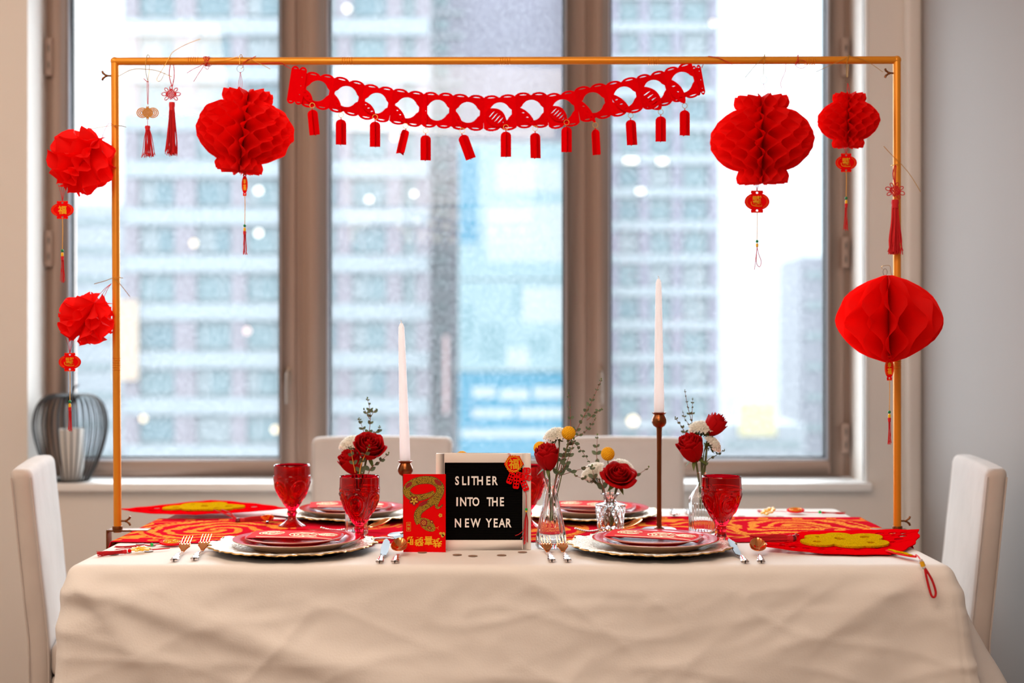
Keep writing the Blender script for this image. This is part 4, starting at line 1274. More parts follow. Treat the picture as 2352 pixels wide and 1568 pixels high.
# ------------------------------------------------------------------ goblets
def gob_rf(a, r, z, i):
    if r < .012: return r
    d = 0
    if .018 < z and z < .060: d += .0018 * abs(math.cos(a * 10)) - .0008     # flutes in the lower bowl
    if .060 <= z < .118:
        # medallions and arches between ribs
        u = (a * 5 / (2 * PI)) % 1 - .5; v = (z - .090) / .030
        q = math.hypot(u * 2.1, v)
        d += .0024 * math.exp(-((q - .72) / .07) ** 2) + .0016 * math.exp(-((q - .38) / .09) ** 2) * (.6 + .4 * math.sin(a * 45))
        d += .0009 * math.exp(-((abs(u) - .5) / .04) ** 2)
        if q > .9: d += .0013 * max(0, math.sin(a * 60) * math.sin(z * 900))
    if .120 <= z < .1235: d += .0009
    return r + d
gob_prof_out = [(.0335, 0), (.0335, .0015), (.030, .004), (.020, .010), (.0115, .018), (.0095, .026), (.0105, .030), (.0125, .033), (.0115, .036), (.0100, .040)]
def goblet_mesh():
    out = list(gob_prof_out)
    H = .149
    for i in range(44):
        t_ = i / 43; z = .043 + (H - .043) * t_
        r = .0115 + (.0445 - .0115) * math.sin(PI / 2 * min(1, t_ * 1.35)) ** .92
        if t_ > .74: r = .0445 - .0012 * (t_ - .74) / .26
        out.append((r, z))
    out.append((.0425, H + .0012)); out.append((.0408, H))
    inn = []
    for i in range(16):
        t_ = 1 - i / 15; z = .050 + (H - .050) * t_
        r = .006 + (.0410 - .006) * math.sin(PI / 2 * min(1, t_ * 1.30)) ** .9
        inn.append((r, z))
    inn.append((.0001, .0495))
    no = len(out)
    def rf(a, r, z, i):
        if i >= no - 2: return r
        if z < .012 and r > .018: return r * (1 + .035 * abs(math.cos(a * 10)))
        zz = z
        if z > .043: return gob_rf(a, r, z, i)
        return r
    m = MB().lathe(out + inn, 120, rf=rf)
    # close the foot from beneath
    b = len(m.v); m.v.append(Vector((0, 0, .001)))
    m.f = [f for f in m.f if len(f) < 100]; m.m = m.m[:len(m.f)]
    for k in range(120): m.f.append(((k + 1) % 120, k, b)); m.m.append(0)
    return m.mesh('goblet', M_RGLASS, angle=60)
gm = goblet_mesh()
for lb, px, D, rz in (('ruby pressed-glass goblet in front of the left bouquet', 826, 2.915, .2), ('ruby pressed-glass goblet standing at the back left', 671, 3.205, .9),
                      ('ruby pressed-glass goblet half hidden behind the letter board', 1211, 3.19, .4), ('ruby pressed-glass goblet in front of the right bouquet', 1657, 2.915, .6)):
    x, y = at(px, D)
    o = bpy.data.objects.new('goblet', gm); COL.objects.link(o)
    o.location = (x, y, ZT + .002 + (.001 if D < 3 else .0)); o.rotation_euler = (0, 0, rz)
    tag(o, lb, 'goblet', 'ruby glass goblets')

# ------------------------------------------------------------------ candlesticks and tapers
def candlestick(lb, px, D, ptop, base=True):
    x, y = at(px, D); zt_ = ZC - (ptop - HY) * D / FPX - ZT
    t = thing('candlestick', lb, 'candlestick', (x, y, ZT + .002))
    obj('base', MB().lathe([(.001, 0), (.040, 0), (.041, .002), (.038, .0042), (.001, .0045)], 40), M_BASE, t, label='flat grey metal base')
    h = zt_ - .038
    m = MB().lathe([(.001, .004), (.0125, .004), (.0125, .0065), (.0065, .010), (.0055, .02), (.0062, .03), (.0056, .05), (.0056, h * .5), (.0060, h * .75), (.0066, h - .01), (.0070, h)], 20)
    obj('stem', m, M_BRONZE, t)
    m = MB().lathe([(.001, h - .001), (.007, h), (.014, h + .005), (.0175, h + .012), (.0178, h + .019), (.0145, h + .027), (.0125, h + .031), (.0165, h + .0345), (.0172, h + .0362), (.0125, h + .0370), (.0118, h + .020), (.001, h + .020)], 32)
    obj('cup', m, M_BRONZE, t)
    return x, y, ZT + .002 + h + .0205
def taper(lb, x, y, z, h, lean):
    t = thing('taper_candle', lb, 'candle', (x, y, z), (0, lean, 0))
    m = MB().lathe([(.001, 0), (.0112, 0), (.0122, .018), (.0120, .05), (.0100, h * .5), (.0078, h * .88), (.0066, h * .97), (.0040, h * .992), (.001, h)], 24)
    obj('wax', m, M_CANDLE, t)
    obj('wick', MB().tube(smoothpath([(0, 0, h - .001), (.0005, 0, h + .003), (-.002, 0, h + .006)], 3), .0007, 5), M_CUP, t)
x, y, z = candlestick('tall slim aged-bronze candlestick right of the crystal vase', 1514, 3.14, 947)
taper('white taper candle in the tall right candlestick', x, y, z, .334, -.0045)
x, y, z = candlestick('shorter aged-bronze candlestick standing behind the red snake envelope', 931, 3.05, 1058)
taper('slightly leaning white taper candle in the left candlestick', x, y, z, .334, -.028)

# ------------------------------------------------------------------ letter board
DB = 2.855
def bx(px): return (px - 1176) * DB / FPX
SB = DB / FPX
bxc, byb = 1111, 1264.5
lb_ = thing('letter_board', 'white framed black felt letter board reading SLITHER INTO THE NEW YEAR', 'sign', (bx(bxc), DB, ZT + .001))
def LP(zx, zy):   # coordinates read off the enlarged crop (x6.272 from 900,1030)
    px, py = 900 + zx / 6.272, 1030 + zy / 6.272
    return (px - bxc) * SB, (byb - py) * SB
xa, za = LP(638, 1465); xb, zb_ = LP(2003, 92); ia, iz = LP(763, 1335); ib, iz2 = LP(1882, 222)
za = 0
m = MB(); 
m.box(xa, ia, -.009, .009, za, zb_); m.box(ib, xb, -.009, .009, za, zb_); m.box(ia, ib, -.009, .009, za, iz); m.box(ia, ib, -.009, .009, iz2, zb_)
obj('frame', m, M_BOARDW, lb_, bevel=.001)
m = MB(); n = 46
for k in range(n):
    z0 = iz + (iz2 - iz) * k / n; dz = (iz2 - iz) / n
    m.box(ia, ib, -.0045, .002, z0, z0 + dz * .62)
m.box(ia, ib, -.002, .004, iz, iz2)
obj('grooved_felt', m, M_FELTB, lb_)
m = MB(); m.box(-.02, .02, .009, .045, 0, .003); m.box(-.02, .02, .009, .012, 0, .10)
obj('rear_stand', m, M_BOARDW, lb_, bevel=.0008)
def bletter(ch, zx, zy0, zy1):
    x_, z1_ = LP(zx, zy0); _, z0_ = LP(zx, zy1)
    me = text_mesh(ch, .02, 0, .022)
    h = (z1_ - z0_); s_ = h / me['h']
    g = MB().mesh_in(me, 0, RX90 @ Matrix.Diagonal((s_ * (.92 if ch == 'I' else .76), s_, .0024 / .02, 1)))
    obj('letter', g, M_LETTER, lb_, loc=(x_, -.0066, (z0_ + z1_) / 2), smooth=False)
for ch, zx in zip('SLITHER', (942, 1045, 1107, 1187, 1272, 1392, 1488)): bletter(ch, zx, 418, 545)
for ch, zx in zip('INTOTHE', (943, 1030, 1128, 1212, 1408, 1485, 1587)): bletter(ch, zx, 720, 847)
for ch, zx in zip('NEWYEAR', (955, 1085, 1208, 1398, 1497, 1587, 1684)): bletter(ch, zx, 1025, 1152)

# paper charm over the board's corner
ch_ = thing('paper_charm', 'red hexagon paper charm with gold character and tassel hung over the board corner', 'charm', (bx(bxc), DB - .011, ZT + .001))
def poly(zpts): return [LP(*p) for p in zpts]
hexa = poly([(1617, 240), (1690, 118), (1838, 122), (1902, 242), (1838, 300), (1800, 355), (1690, 360)])
obj('hexagon', MB().mesh_in(shape2d([hexa], .001), 0, RX90), M_CARD, ch_, loc=(0, -.0006, 0), smooth=False)
g = MB(); cx_, cz_ = LP(1758, 238)
g.tube([Vector((cx_ + .0155 * math.cos(a), -.0012, cz_ + .0155 * math.sin(a))) for a in [i * 2 * PI / 40 for i in range(40)]], .0006, 5, closed=True)
for k in range(18):
    a = k * 2 * PI / 18; c = (cx_ + .0165 * math.cos(a), cz_ + .0165 * math.sin(a))
    g.tube([Vector((c[0] + .0021 * math.cos(b), -.0013, c[1] + .0021 * math.sin(b))) for b in [i * 2 * PI / 10 for i in range(10)]], .0005, 4, closed=True)
glyph(g, '福', cx_, cz_, .0225, -.0013, .0006, bold=.02)
obj('gold_character', g, M_GOLDP, ch_, smooth=False, label='gold ring and character on the hexagon')
def slip(zc, zw, zh, rot, lab=None):
    x_, z_ = LP(*zc); w_, h_ = zw * SB / 6.272, zh * SB / 6.272
    q = .18 * w_
    o_ = [(-w_ / 2 + q, -h_ / 2), (w_ / 2 - q, -h_ / 2), (w_ / 2, -h_ / 2 + q), (w_ / 2, h_ / 2 - q), (w_ / 2 - q, h_ / 2), (-w_ / 2 + q, h_ / 2), (-w_ / 2, h_ / 2 - q), (-w_ / 2, -h_ / 2 + q)]
    hs = []
    for k in (-1, 0, 1):
        for sx in (-1, 1):
            a0, b0 = sx * w_ * .22, k * h_ * .24
            hs.append([(a0 - w_ * .13, b0 - h_ * .06), (a0 + w_ * .13, b0 - h_ * .06), (a0 + w_ * .13, b0 + h_ * .06), (a0 - w_ * .13, b0 + h_ * .06)])
    me = shape2d([o_] + hs, .0009)
    obj('cut_paper_slip', MB().mesh_in(me, 0, RX90), M_CARD, ch_, loc=(x_, -.0004 - .0006 * abs(rot), z_), rot=(0, rot, 0), smooth=False)
slip((1712, 440), 85, 175, .38); slip((1795, 500), 90, 190, .12); slip((1905, 530), 88, 200, -.38)
slip((1940, 335), 120, 90, 0.02); slip((1955, 430), 130, 80, .35); slip((1840, 400), 110, 90, .3)
g = MB(); Q = lambda zx, zy: Vector((LP(zx, zy)[0], -.0016, LP(zx, zy)[1]))
cord(g, [Q(1668, 90), Q(1700, 95), Q(1715, 130)], .0006)
cord(g, [Q(1925, 620), Q(1936, 700), Q(1935, 780), Q(1937, 880)], .0007)
for k in range(9): 
    dx = rnd.uniform(-26, 26); cord(g, [Q(1937, 930), Q(1937 + dx * .9, 1050), Q(1932 + dx, 1200), Q(1930 + dx * 1.1, rnd.uniform(1330, 1430))], .00065)
cord(g, [Q(1920, 1140), Q(1880, 1205), Q(1830, 1245), Q(1778, 1265)], .0006); cord(g, [Q(1920, 1180), Q(1895, 1255), Q(1855, 1308)], .0006)
obj('tassel', g, M_REDC, ch_)['kind'] = 'stuff'
obj('bead', MB().sphere(Q(1937, 888), .0028, 10, 8), mat('bright_green_bead', srgb(0, 190, 70), .3), ch_, label='bright green bead')
obj('bead', MB().sphere(Q(1936, 918), .0022, 10, 8), M_YELLOW, ch_, label='yellow bead')

# ------------------------------------------------------------------ snake envelope
DE = 2.815
SE = DE / FPX
en = thing('snake_envelope', 'upside-down red gift envelope with a golden snake, leaning on the letter board', 'envelope', ((974 - 1176) * SE, DE, ZT + .0008))
ebot = 1030 + 1474 / 6.272
def EP(zx, zy): return ((900 + zx / 6.272 - 974) * SE, (ebot - (1030 + zy / 6.272)) * SE)
a0 = EP(165, 1474); a1 = EP(776, 352)
obj('envelope_body', MB().box(a0[0], a1[0], -.0008, .0008, 0, a1[1]), M_CARD, en, smooth=False)
M_SNK = mat('gold_snake_scales', srgb(206, 158, 40), .35, metal=.35)
nt = M_SNK.node_tree
tcn = nt.nodes.new('ShaderNodeTexCoord'); vo = nt.nodes.new('ShaderNodeTexVoronoi'); vo.inputs['Scale'].default_value = 420
vo.feature = 'DISTANCE_TO_EDGE'
nt.links.new(tcn.outputs['Object'], vo.inputs['Vector'])
rp_ = nt.nodes.new('ShaderNodeValToRGB'); rp_.color_ramp.elements[0].color = srgb(84, 62, 20); rp_.color_ramp.elements[0].position = .06
rp_.color_ramp.elements[1].color = srgb(222, 176, 48); rp_.color_ramp.elements[1].position = .22
nt.links.new(vo.outputs['Distance'], rp_.inputs[0]); nt.links.new(rp_.outputs[0], nt.nodes['Principled BSDF'].inputs['Base Color'])
M_DRED = mat('dark_red_print', srgb(150, 12, 18), .5)
def ribbon(zp, widths, y, mt, nm, lab=None, n=8):
    P_ = smoothpath([Vector((EP(*p)[0], 0, EP(*p)[1])) for p in zp], n)
    m_ = len(P_); vs = []; fs = []
    for i, p in enumerate(P_):
        t_ = i / (m_ - 1) * (len(widths) - 1); k = min(int(t_), len(widths) - 2); w_ = (widths[k] + (widths[k + 1] - widths[k]) * (t_ - k)) * SE / 6.272 / 2
        d = (P_[min(i + 1, m_ - 1)] - P_[max(i - 1, 0)]).normalized(); nn = Vector((-d.z, 0, d.x))
        vs += [p + nn * w_ + Vector((0, y, 0)), p - nn * w_ + Vector((0, y, 0))]
    for i in range(m_ - 1): fs.append((2 * i, 2 * i + 1, 2 * i + 3, 2 * i + 2))
    return vs, fs
body = [(610, 610), (520, 660), (400, 690), (290, 680), (215, 610), (235, 530), (330, 465), (470, 435), (600, 450), (685, 520), (695, 600), (650, 690), (560, 760), (450, 835), (385, 900), (370, 980), (405, 1060)]
bw = [40, 70, 84, 92, 96, 96, 96, 100, 104, 106, 106, 104, 98, 94, 92, 92, 100]
out_ = MB(); v_, f_ = ribbon(body, [w + 14 for w in bw], -.00095, None, ''); out_.add(v_, f_)
tail = [(680, 690), (655, 750), (640, 800), (660, 838), (700, 825), (735, 790)]
v_, f_ = ribbon(tail, [64, 60, 50, 38, 26, 12], -.00095, None, ''); out_.add(v_, f_)
obj('snake_outline', out_, mat('brown_outline', srgb(96, 60, 20), .5), en, weld=False, label='brown outline of the printed snake')
sn = MB(); v_, f_ = ribbon(body, bw, -.00115, None, ''); sn.add(v_, f_)
v_, f_ = ribbon(tail, [54, 50, 40, 30, 18, 4], -.00120, None, ''); sn.add(v_, f_)
hx_, hz_ = EP(510, 1080)
me = shape2d([[(1.0 * 130 * math.cos(a) * (1 + .06 * math.cos(2 * a)) * SE / 6.272, 78 * math.sin(a) * SE / 6.272) for a in [i * 2 * PI / 28 for i in range(28)]]], .0003)
sn.mesh_in(me, 0, Matrix.Translation((hx_, -.0012, hz_)) @ Matrix.Rotation(.62, 4, 'Y') @ RX90)
obj('snake', sn, M_SNK, en, weld=False, label='golden printed snake with head at the bottom')
g = MB()
def eell(zx, zy, rx, ry, rot, y, mb=g, n=20):
    c = EP(zx, zy); me = shape2d([[(rx * math.cos(a) * SE / 6.272, ry * math.sin(a) * SE / 6.272) for a in [i * 2 * PI / n for i in range(n)]]], .0002)
    mb.mesh_in(me, 0, Matrix.Translation((c[0], y, c[1])) @ Matrix.Rotation(rot, 4, 'Y') @ RX90)
for zx, zy, rx, ry, r0 in ((460, 1050, 52, 50, 0), (575, 1035, 26, 20, .6), (545, 1125, 34, 22, .2), (245, 505, 58, 28, -.7), (665, 470, 62, 30, .7), (450, 775, 74, 26, -.5)): eell(zx, zy, rx, ry, r0, -.0014)
for k in range(5):
    a = k * 2 * PI / 5 + .3; eell(320 + 38 * math.cos(a), 735 + 38 * math.sin(a), 34, 30, a, -.0014)
obj('red_patches', g, M_DRED, en, weld=False, label='dark red flower patches on the snake')['kind'] = 'stuff'
g = MB()
for k in range(8):
    a = k * 2 * PI / 8; eell(460 + 26 * math.cos(a), 1050 + 26 * math.sin(a), 9, 7, a, -.0016, g, 10)
eell(460, 1050, 8, 8, 0, -.0016, g, 10); eell(575, 1035, 12, 9, .6, -.0016, g, 12); eell(545, 1125, 16, 8, .2, -.0016, g, 12)
for k in range(5):
    a = k * 2 * PI / 5 + .3; eell(320 + 32 * math.cos(a), 735 + 32 * math.sin(a), 25, 14, a, -.0016, g, 12)
for k in range(5):
    a = k * 2 * PI / 5 + .6; eell(700 + 18 * math.cos(a), 945 + 18 * math.sin(a), 12, 12, a, -.0012, g, 12)
for q in ((705, 1205, 24, 20), (745, 1215, 24, 30), (730, 1240, 22, 22)): eell(q[0], q[1], q[2], q[3], 0, -.0012, g, 14)
def eline(zp, r=.00035):
    g.tube(smoothpath([Vector((EP(*p)[0], -.0012, EP(*p)[1])) for p in zp], 3), r, 4)
eline([(625, 1118), (655, 1125), (675, 1105)]); eline([(655, 1125), (672, 1145)])
for a_, b_ in (((212, 1045), (272, 1045)), ((272, 1045), (272, 1170)), ((272, 1170), (212, 1170)), ((212, 1170), (212, 1045))): eline([a_, b_], .0004)
sx_, sz_ = EP(242, 1080); glyph(g, '財', sx_, sz_, .0062, -.0012, .0003, rot=PI, bold=.01)
sx_, sz_ = EP(242, 1135); glyph(g, '進', sx_, sz_, .0062, -.0012, .0003, rot=PI, bold=.01)
obj('gold_motifs', g, mat('flat_gold_print', srgb(226, 176, 60), .4, metal=.3), en, weld=False, label='small gold flowers, tongue and seal')['kind'] = 'stuff'
for c_, zx, zy, hh in (('恭', 655, 1340, 135), ('喜', 530, 1310, 130), ('發', 395, 1322, 135), ('財', 255, 1312, 125)):
    g = MB(); gx, gz = EP(zx, zy)
    glyph(g, c_, 0, 0, hh * SE / 6.272, 0, .0004, rot=PI, bold=.022)
    obj('character', g, mat('flat_gold_lettering', srgb(244, 184, 24), .45, metal=.1), en, loc=(gx, -.0013, gz), smooth=False, weld=False)

# ------------------------------------------------------------------ vases
def shell(out, inn, n, rf):
    m = MB().lathe(out + inn, n, rf=rf)
    m.f = [f for f in m.f if len(f) < n]; m.m = m.m[:len(m.f)]
    b = len(m.v); m.v.append(Vector((0, 0, out[0][1])))
    for k in range(n): m.f.append(((k + 1) % n, k, b)); m.m.append(0)
    return m
def vase(nm, lb, px, D, kind, s=1.0):
    x, y = at(px, D)
    t = thing(nm, lb, 'vase', (x, y, ZT + .003))
    if kind == 'flute':
        H = .148
        out = [(.031, 0), (.0328, .004), (.033, .012), (.031, .03), (.0255, .06), (.0185, .09), (.0135, .115), (.0120, .128), (.0128, .138), (.0165, .1455), (.0172, H), (.0160, H)]
        inn = [(.0112, .135), (.0100, .126), (.0112, .112), (.0155, .090), (.0220, .062), (.0265, .035), (.027, .016), (.022, .010), (.0001, .009)]
        rf = lambda a, r, z, i: r * (1 + (.055 * (abs(math.cos(a * 8)) - .5) if i < len(out) - 3 and z < .125 and i > 0 else 0))
        m = shell(out, inn, 96, rf); mtl = M_GLASS
    elif kind == 'cut':
        H = .092
        out = [(.0275, 0), (.0282, .002), (.0305, .02), (.0330, .048), (.0350, .064), (.0352, .067), (.0300, .069), (.0180, .0705), (.0140, .073), (.0130, .080), (.0170, .088), (.0225, .091), (.0222, H), (.0150, .0895)]
        # finer rows for the cut facets
        rows_ = []
        for i in range(22): zz = .002 + .062 * i / 21; rows_.append((.0282 + .0068 * i / 21, zz))
        out = [out[0]] + rows_ + out[5:]
        inn = [(.0105, .080), (.0105, .072), (.0270, .064), (.0275, .050), (.0235, .012), (.0001, .010)]
        nr_ = len(rows_)
        def rf(a, r, z, i):
            if 0 < i <= nr_:
                return r * (1 + .055 * (abs(math.sin(a * 7 + z * 95)) + abs(math.sin(a * 7 - z * 95)) - 1.2))
            if i > nr_ and i < nr_ + 5: return r
            return r * (1 + .05 * math.cos(a * 10)) if z > .086 and r > .016 else r
        m = shell(out, inn, 112, rf)
    else:      # ribbed bottle
        H = .145
        out = [(.0290, 0), (.0300, .003)] + [(.0300, .003 + .078 * i / 6) for i in range(1, 7)] + [(.0285, .088), (.0210, .100), (.0125, .112), (.0090, .122), (.0085, .138), (.0110, .142), (.0112, H), (.0095, H)]
        inn = [(.0062, .138), (.0065, .122), (.0095, .112), (.0175, .100), (.0245, .088), (.0262, .08), (.0262, .010), (.0001, .008)]
        rf = lambda a, r, z, i: r * (1 + (.045 * (abs(math.cos(a * 14)) - .5) if 0 < i < 9 else 0))
        m = shell(out, inn, 112, rf)
    for v in m.v: v.x *= s; v.y *= s; v.z *= s if kind != 'bottle' or s > .95 else s
    obj('glass_body', m, M_GLASS, t, angle=60)
    return x, y
vB = vase('bud_vase', 'clear fluted bud vase with the tall eucalyptus, right of the letter board', 1266, 2.872, 'flute')
vC = vase('crystal_vase', 'squat cut-crystal vase holding the open red rose', 1402, 3.09, 'cut')
vD = vase('ribbed_bottle_vase', 'ribbed clear bottle vase partly behind the front right goblet', 1612, 3.06, 'bottle')
vA = vase('ribbed_bottle_vase', 'ribbed clear bottle vase hidden by the front left goblet', 819, 3.07, 'bottle', .86)
vE = vase('bud_vase', 'small clear vase standing behind the letter board', 1070, 3.10, 'flute', .92)

# ------------------------------------------------------------------ flowers
def orient(d):
    return Vector(d).normalized().to_track_quat('Z', 'Y').to_matrix().to_4x4()
def petal(Ri, Hi, w, curl, a0, seed, zb=0.0, lean=0.0):
    r = random.Random(seed); ph = r.uniform(0, 9)
    def f(u, v):
        uu = u * 2 - 1
        ww = w * (0.35 + .65 * math.sin(min(1, v * 1.35) * PI / 2)) * (1 - .18 * max(0, v - .8) * 5 * (abs(uu) ** 2))
        a = a0 + uu * ww
        rr = Ri * (.22 + .78 * math.sin(PI / 2 * min(1, v * 1.25)) ** .8) + lean * v * Ri
        rr += curl * max(0, v - .60) ** 2 * 5 * (.55 + .45 * (1 - uu * uu))
        rr *= 1 + .035 * math.sin(uu * 5 + ph) * v
        z = zb + Hi * (v - .12 * uu * uu * v) - curl * max(0, v - .72) ** 2 * 7
        z += .03 * Hi * math.sin(uu * 7 + ph) * v * v
        if v > .9: z += Hi * .05 * (1 - abs(uu)) 
        return (rr * math.cos(a), rr * math.sin(a), z)
    return MB().grid(f, 10, 10)
def stem_to(parent, p0, p1, r, m, bow=(0, 0, 0), nm='stem'):
    mid = (Vector(p0) + Vector(p1)) / 2 + Vector(bow)
    return obj(nm, MB().tube(smoothpath([p0, mid, p1], 6), r, 6), m, parent)
def rose(lb, px, py, D, R, base, face=(0, -.5, .8), openk=1.0, seed=1, H=None):
    """bloom centred on the photo's px,py at distance D; base = where its stem enters the vase"""
    c = W(px, py, D); t = thing('rose', lb, 'rose', (base[0], base[1], base[2]))
    bl = Vector(c) - Vector(base)
    H = H or R * 1.75
    q = orient(face)
    X0 = Matrix.Translation(bl) @ q @ Matrix.Translation((0, 0, -H * .52))
    k = seed * 17
    layers = [(.16, .98, 3, 1.5, .0, .10), (.30, 1.0, 3, 1.25, .01, .04), (.46, 1.0, 4, 1.05, .05, 0), (.62, .97, 4, .95, .10 * openk, 0), (.78, .92, 5, .85, .22 * openk, 0), (.92, .84, 5, .80, .36 * openk, -.02)]
    for li, (rr, hh, n, w_, cu, zb) in enumerate(layers):
        for j in range(n):
            k += 1
            mb = petal(R * rr, H * hh, w_, R * cu, j * 2 * PI / n + li * .7 + seed, k, zb * H)
            o = obj('petal', mb, M_PETAL, t, angle=70); o.matrix_local = X0
            sd = o.modifiers.new('thickness', 'SOLIDIFY'); sd.thickness = .0005
    m = MB().lathe([(.0008, -.004), (.005, -.002), (R * .30, H * .07), (R * .26, H * .12), (.001, H * .1)], 12)
    o = obj('calyx', m, M_LEAFG, t); o.matrix_local = X0
    for j in range(5):
        a = j * 2 * PI / 5; 
        def f(u, v, a=a):
            w_ = R * .16 * math.sin(PI * min(1, v * .9 + .1)) * (u * 2 - 1)
            rr = R * (.25 + .5 * v + .25 * v * v); z = H * (.06 + .10 * v - .30 * v * v)
            return (rr * math.cos(a) - w_ * math.sin(a), rr * math.sin(a) + w_ * math.cos(a), z)
        o = obj('sepal', MB().grid(f, 2, 6), M_LEAFG, t); o.matrix_local = X0
    sb_ = X0 @ Vector((0, 0, 0))
    stem_to(t, (0, 0, -.075), sb_, .0024, M_STEMG, (0, 0, .01))
    return t
def cluster(lb, px, py, D, R, base, seed=1, face=(0, -.35, 1)):
    c = W(px, py, D); t = thing('white_dianthus', lb, 'flower', base)
    bl = Vector(c) - Vector(base); q = orient(face); X0 = Matrix.Translation(bl) @ q
    r = random.Random(seed)
    nfl = 15
    for i in range(nfl):
        zz = 1 - (i + .5) / nfl * .72; a = i * 2.39996; s_ = math.sqrt(1 - zz * zz)
        d = Vector((s_ * math.cos(a), s_ * math.sin(a), zz))
        m = MB(); rr = R * .46
        for ring_ in (1, .62):
            for k in range(7):
                b = k * 2 * PI / 7 + r.random()
                ph = r.random() * 6
                def f(u, v, b=b, ph=ph, ring_=ring_):
                    w_ = rr * ring_ * .75 * v * (u * 2 - 1)
                    rad = rr * ring_ * v * (1 + .28 * math.sin(u * 17 + ph) * v)
                    z = rr * (.35 * v * (1.3 - ring_) + .30 * math.sin(u * 12 + ph) * v)
                    return (rad * math.cos(b) - w_ * math.sin(b), rad * math.sin(b) + w_ * math.cos(b), z)
                m.grid(f, 6, 3)
        o = obj('floret', m, M_WPETAL, t, angle=70)
        o.matrix_local = X0 @ Matrix.Translation(Vector((d.x * R * .95, d.y * R * .95, d.z * R * .52))) @ orient((d.x * .8, d.y * .8, 1))
    m = MB()
    for i in range(46):
        a = r.uniform(0, 2 * PI); e = r.uniform(-.5, .55); L = R * r.uniform(.7, 1.05)
        d = Vector((math.cos(a) * math.cos(e), math.sin(a) * math.cos(e), math.sin(e)))
        s0 = Vector((0, 0, -R * .45)); 
        m.tube([s0 + d * R * .25, s0 + d * L * .7, s0 + d * L + Vector((0, 0, R * .15))], [.0012, .0011, .0003], 5)
    o = obj('green_bracts', m, M_LEAFG, t); o.matrix_local = X0
    m = MB()
    for k in range(4):
        a = k * 1.57 + seed
        m.tube(smoothpath([X0 @ Vector((R * .3 * math.cos(a), R * .3 * math.sin(a), 0)), X0 @ Vector((0, 0, -R * 1.3)), Vector((0, 0, -.06))], 5), .0013, 5)
    obj('stem', m, M_STEMG, t)
    return t
def ball(lb, px, py, D, R, base, seed=1):
    c = W(px, py, D); t = thing('yellow_ball_flower', lb, 'flower', base)
    bl = Vector(c) - Vector(base)
    m = MB().sphere((0, 0, 0), R * .93, 20, 14)
    n = 190
    for i in range(n):
        z = 1 - 2 * (i + .5) / n; a = i * 2.39996; s_ = math.sqrt(1 - z * z)
        m.sphere((s_ * math.cos(a) * R * .93, s_ * math.sin(a) * R * .93, z * R * .93), R * .10, 6, 4)
    obj('bloom', m, M_BALL, t, loc=bl)
    stem_to(t, (0, 0, -.07), bl - Vector((0, 0, R * .9)), .0012, M_STEMG, (.002, 0, 0))
    return t
def leaf_mesh(nm, L, w, m):
    def f(u, v):
        ww = w * math.sin(PI * min(.985, v * .97 + .02)) ** .75
        x_ = (u * 2 - 1) * ww
        return (x_, v * L, .18 * abs(x_) + .10 * L * v * v)
    return MB().grid(f, 4, 7).mesh(nm, m, angle=80)
LM = [leaf_mesh('leaf', .017, .0052, M_LEAF), leaf_mesh('leaf', .012, .0035, M_LEAF), leaf_mesh('leaf', .008, .0028, M_LEAFG)]
def sprig(lb, base, path, D, nleaf, size, branches=(), seed=1, ms=M_STEMR):
    """path / branches: photo points at distance D"""
    t = thing('eucalyptus_sprig', lb, 'foliage', base)
    r = random.Random(seed); B0 = Vector(base)
    main = [Vector((0, 0, -.06))] + [Vector(W(px, py, D + dy)) - B0 for (px, py, dy) in path]
    sp = smoothpath(main, 6)
    def grow(pts, n, size_, r0, start=.25, nm='stem'):
        m = len(pts)
        obj(nm, MB().tube(pts, [r0 * (1 - .65 * i / (m - 1)) for i in range(m)], 6), ms, t)
        for i in range(n):
            f_ = start + (1 - start) * (i + .5) / n; k = min(int(f_ * (m - 1)), m - 2)
            p = pts[k].lerp(pts[k + 1], f_ * (m - 1) - k); d = (pts[k + 1] - pts[k]).normalized()
            for sgn in (1, -1):
                ang = i * 1.3 + r.uniform(-.4, .4)
                side = Vector((math.cos(ang) * sgn, .8 * math.sin(ang) * sgn, r.uniform(-.1, .3)))
                ld = (side + d * r.uniform(.4, .9)).normalized()
                up = Vector((r.uniform(-.4, .4), -1, r.uniform(-.2, .6)))
                xax = ld.cross(up).normalized(); zax = xax.cross(ld).normalized()
                M3 = Matrix((xax, ld, zax)).transposed().to_4x4()
                s_ = 1.35 * size_ * (1.12 - .55 * f_) * r.uniform(.8, 1.15)
                me = LM[0] if f_ < .78 else LM[1]
                o = bpy.data.objects.new('leaf', me); COL.objects.link(o); o.parent = t
                o.matrix_local = Matrix.Translation(p) @ M3 @ Matrix.Scale(s_, 4)
        o = bpy.data.objects.new('leaf', LM[2]); COL.objects.link(o); o.parent = t
        o.matrix_local = Matrix.Translation(pts[-1]) @ Matrix.Rotation(PI / 2, 4, 'X') @ Matrix.Scale(size_ * .9, 4)
    grow(sp, nleaf, size, .0013)
    for (pts, n) in branches:
        bp_ = smoothpath([Vector(W(px, py, D + dy)) - B0 for (px, py, dy) in pts], 5)
        grow(bp_, n, size * .8, .0008, .15, 'twig')
    return t
def vtop(v, h): return (v[0], v[1], ZT + h)
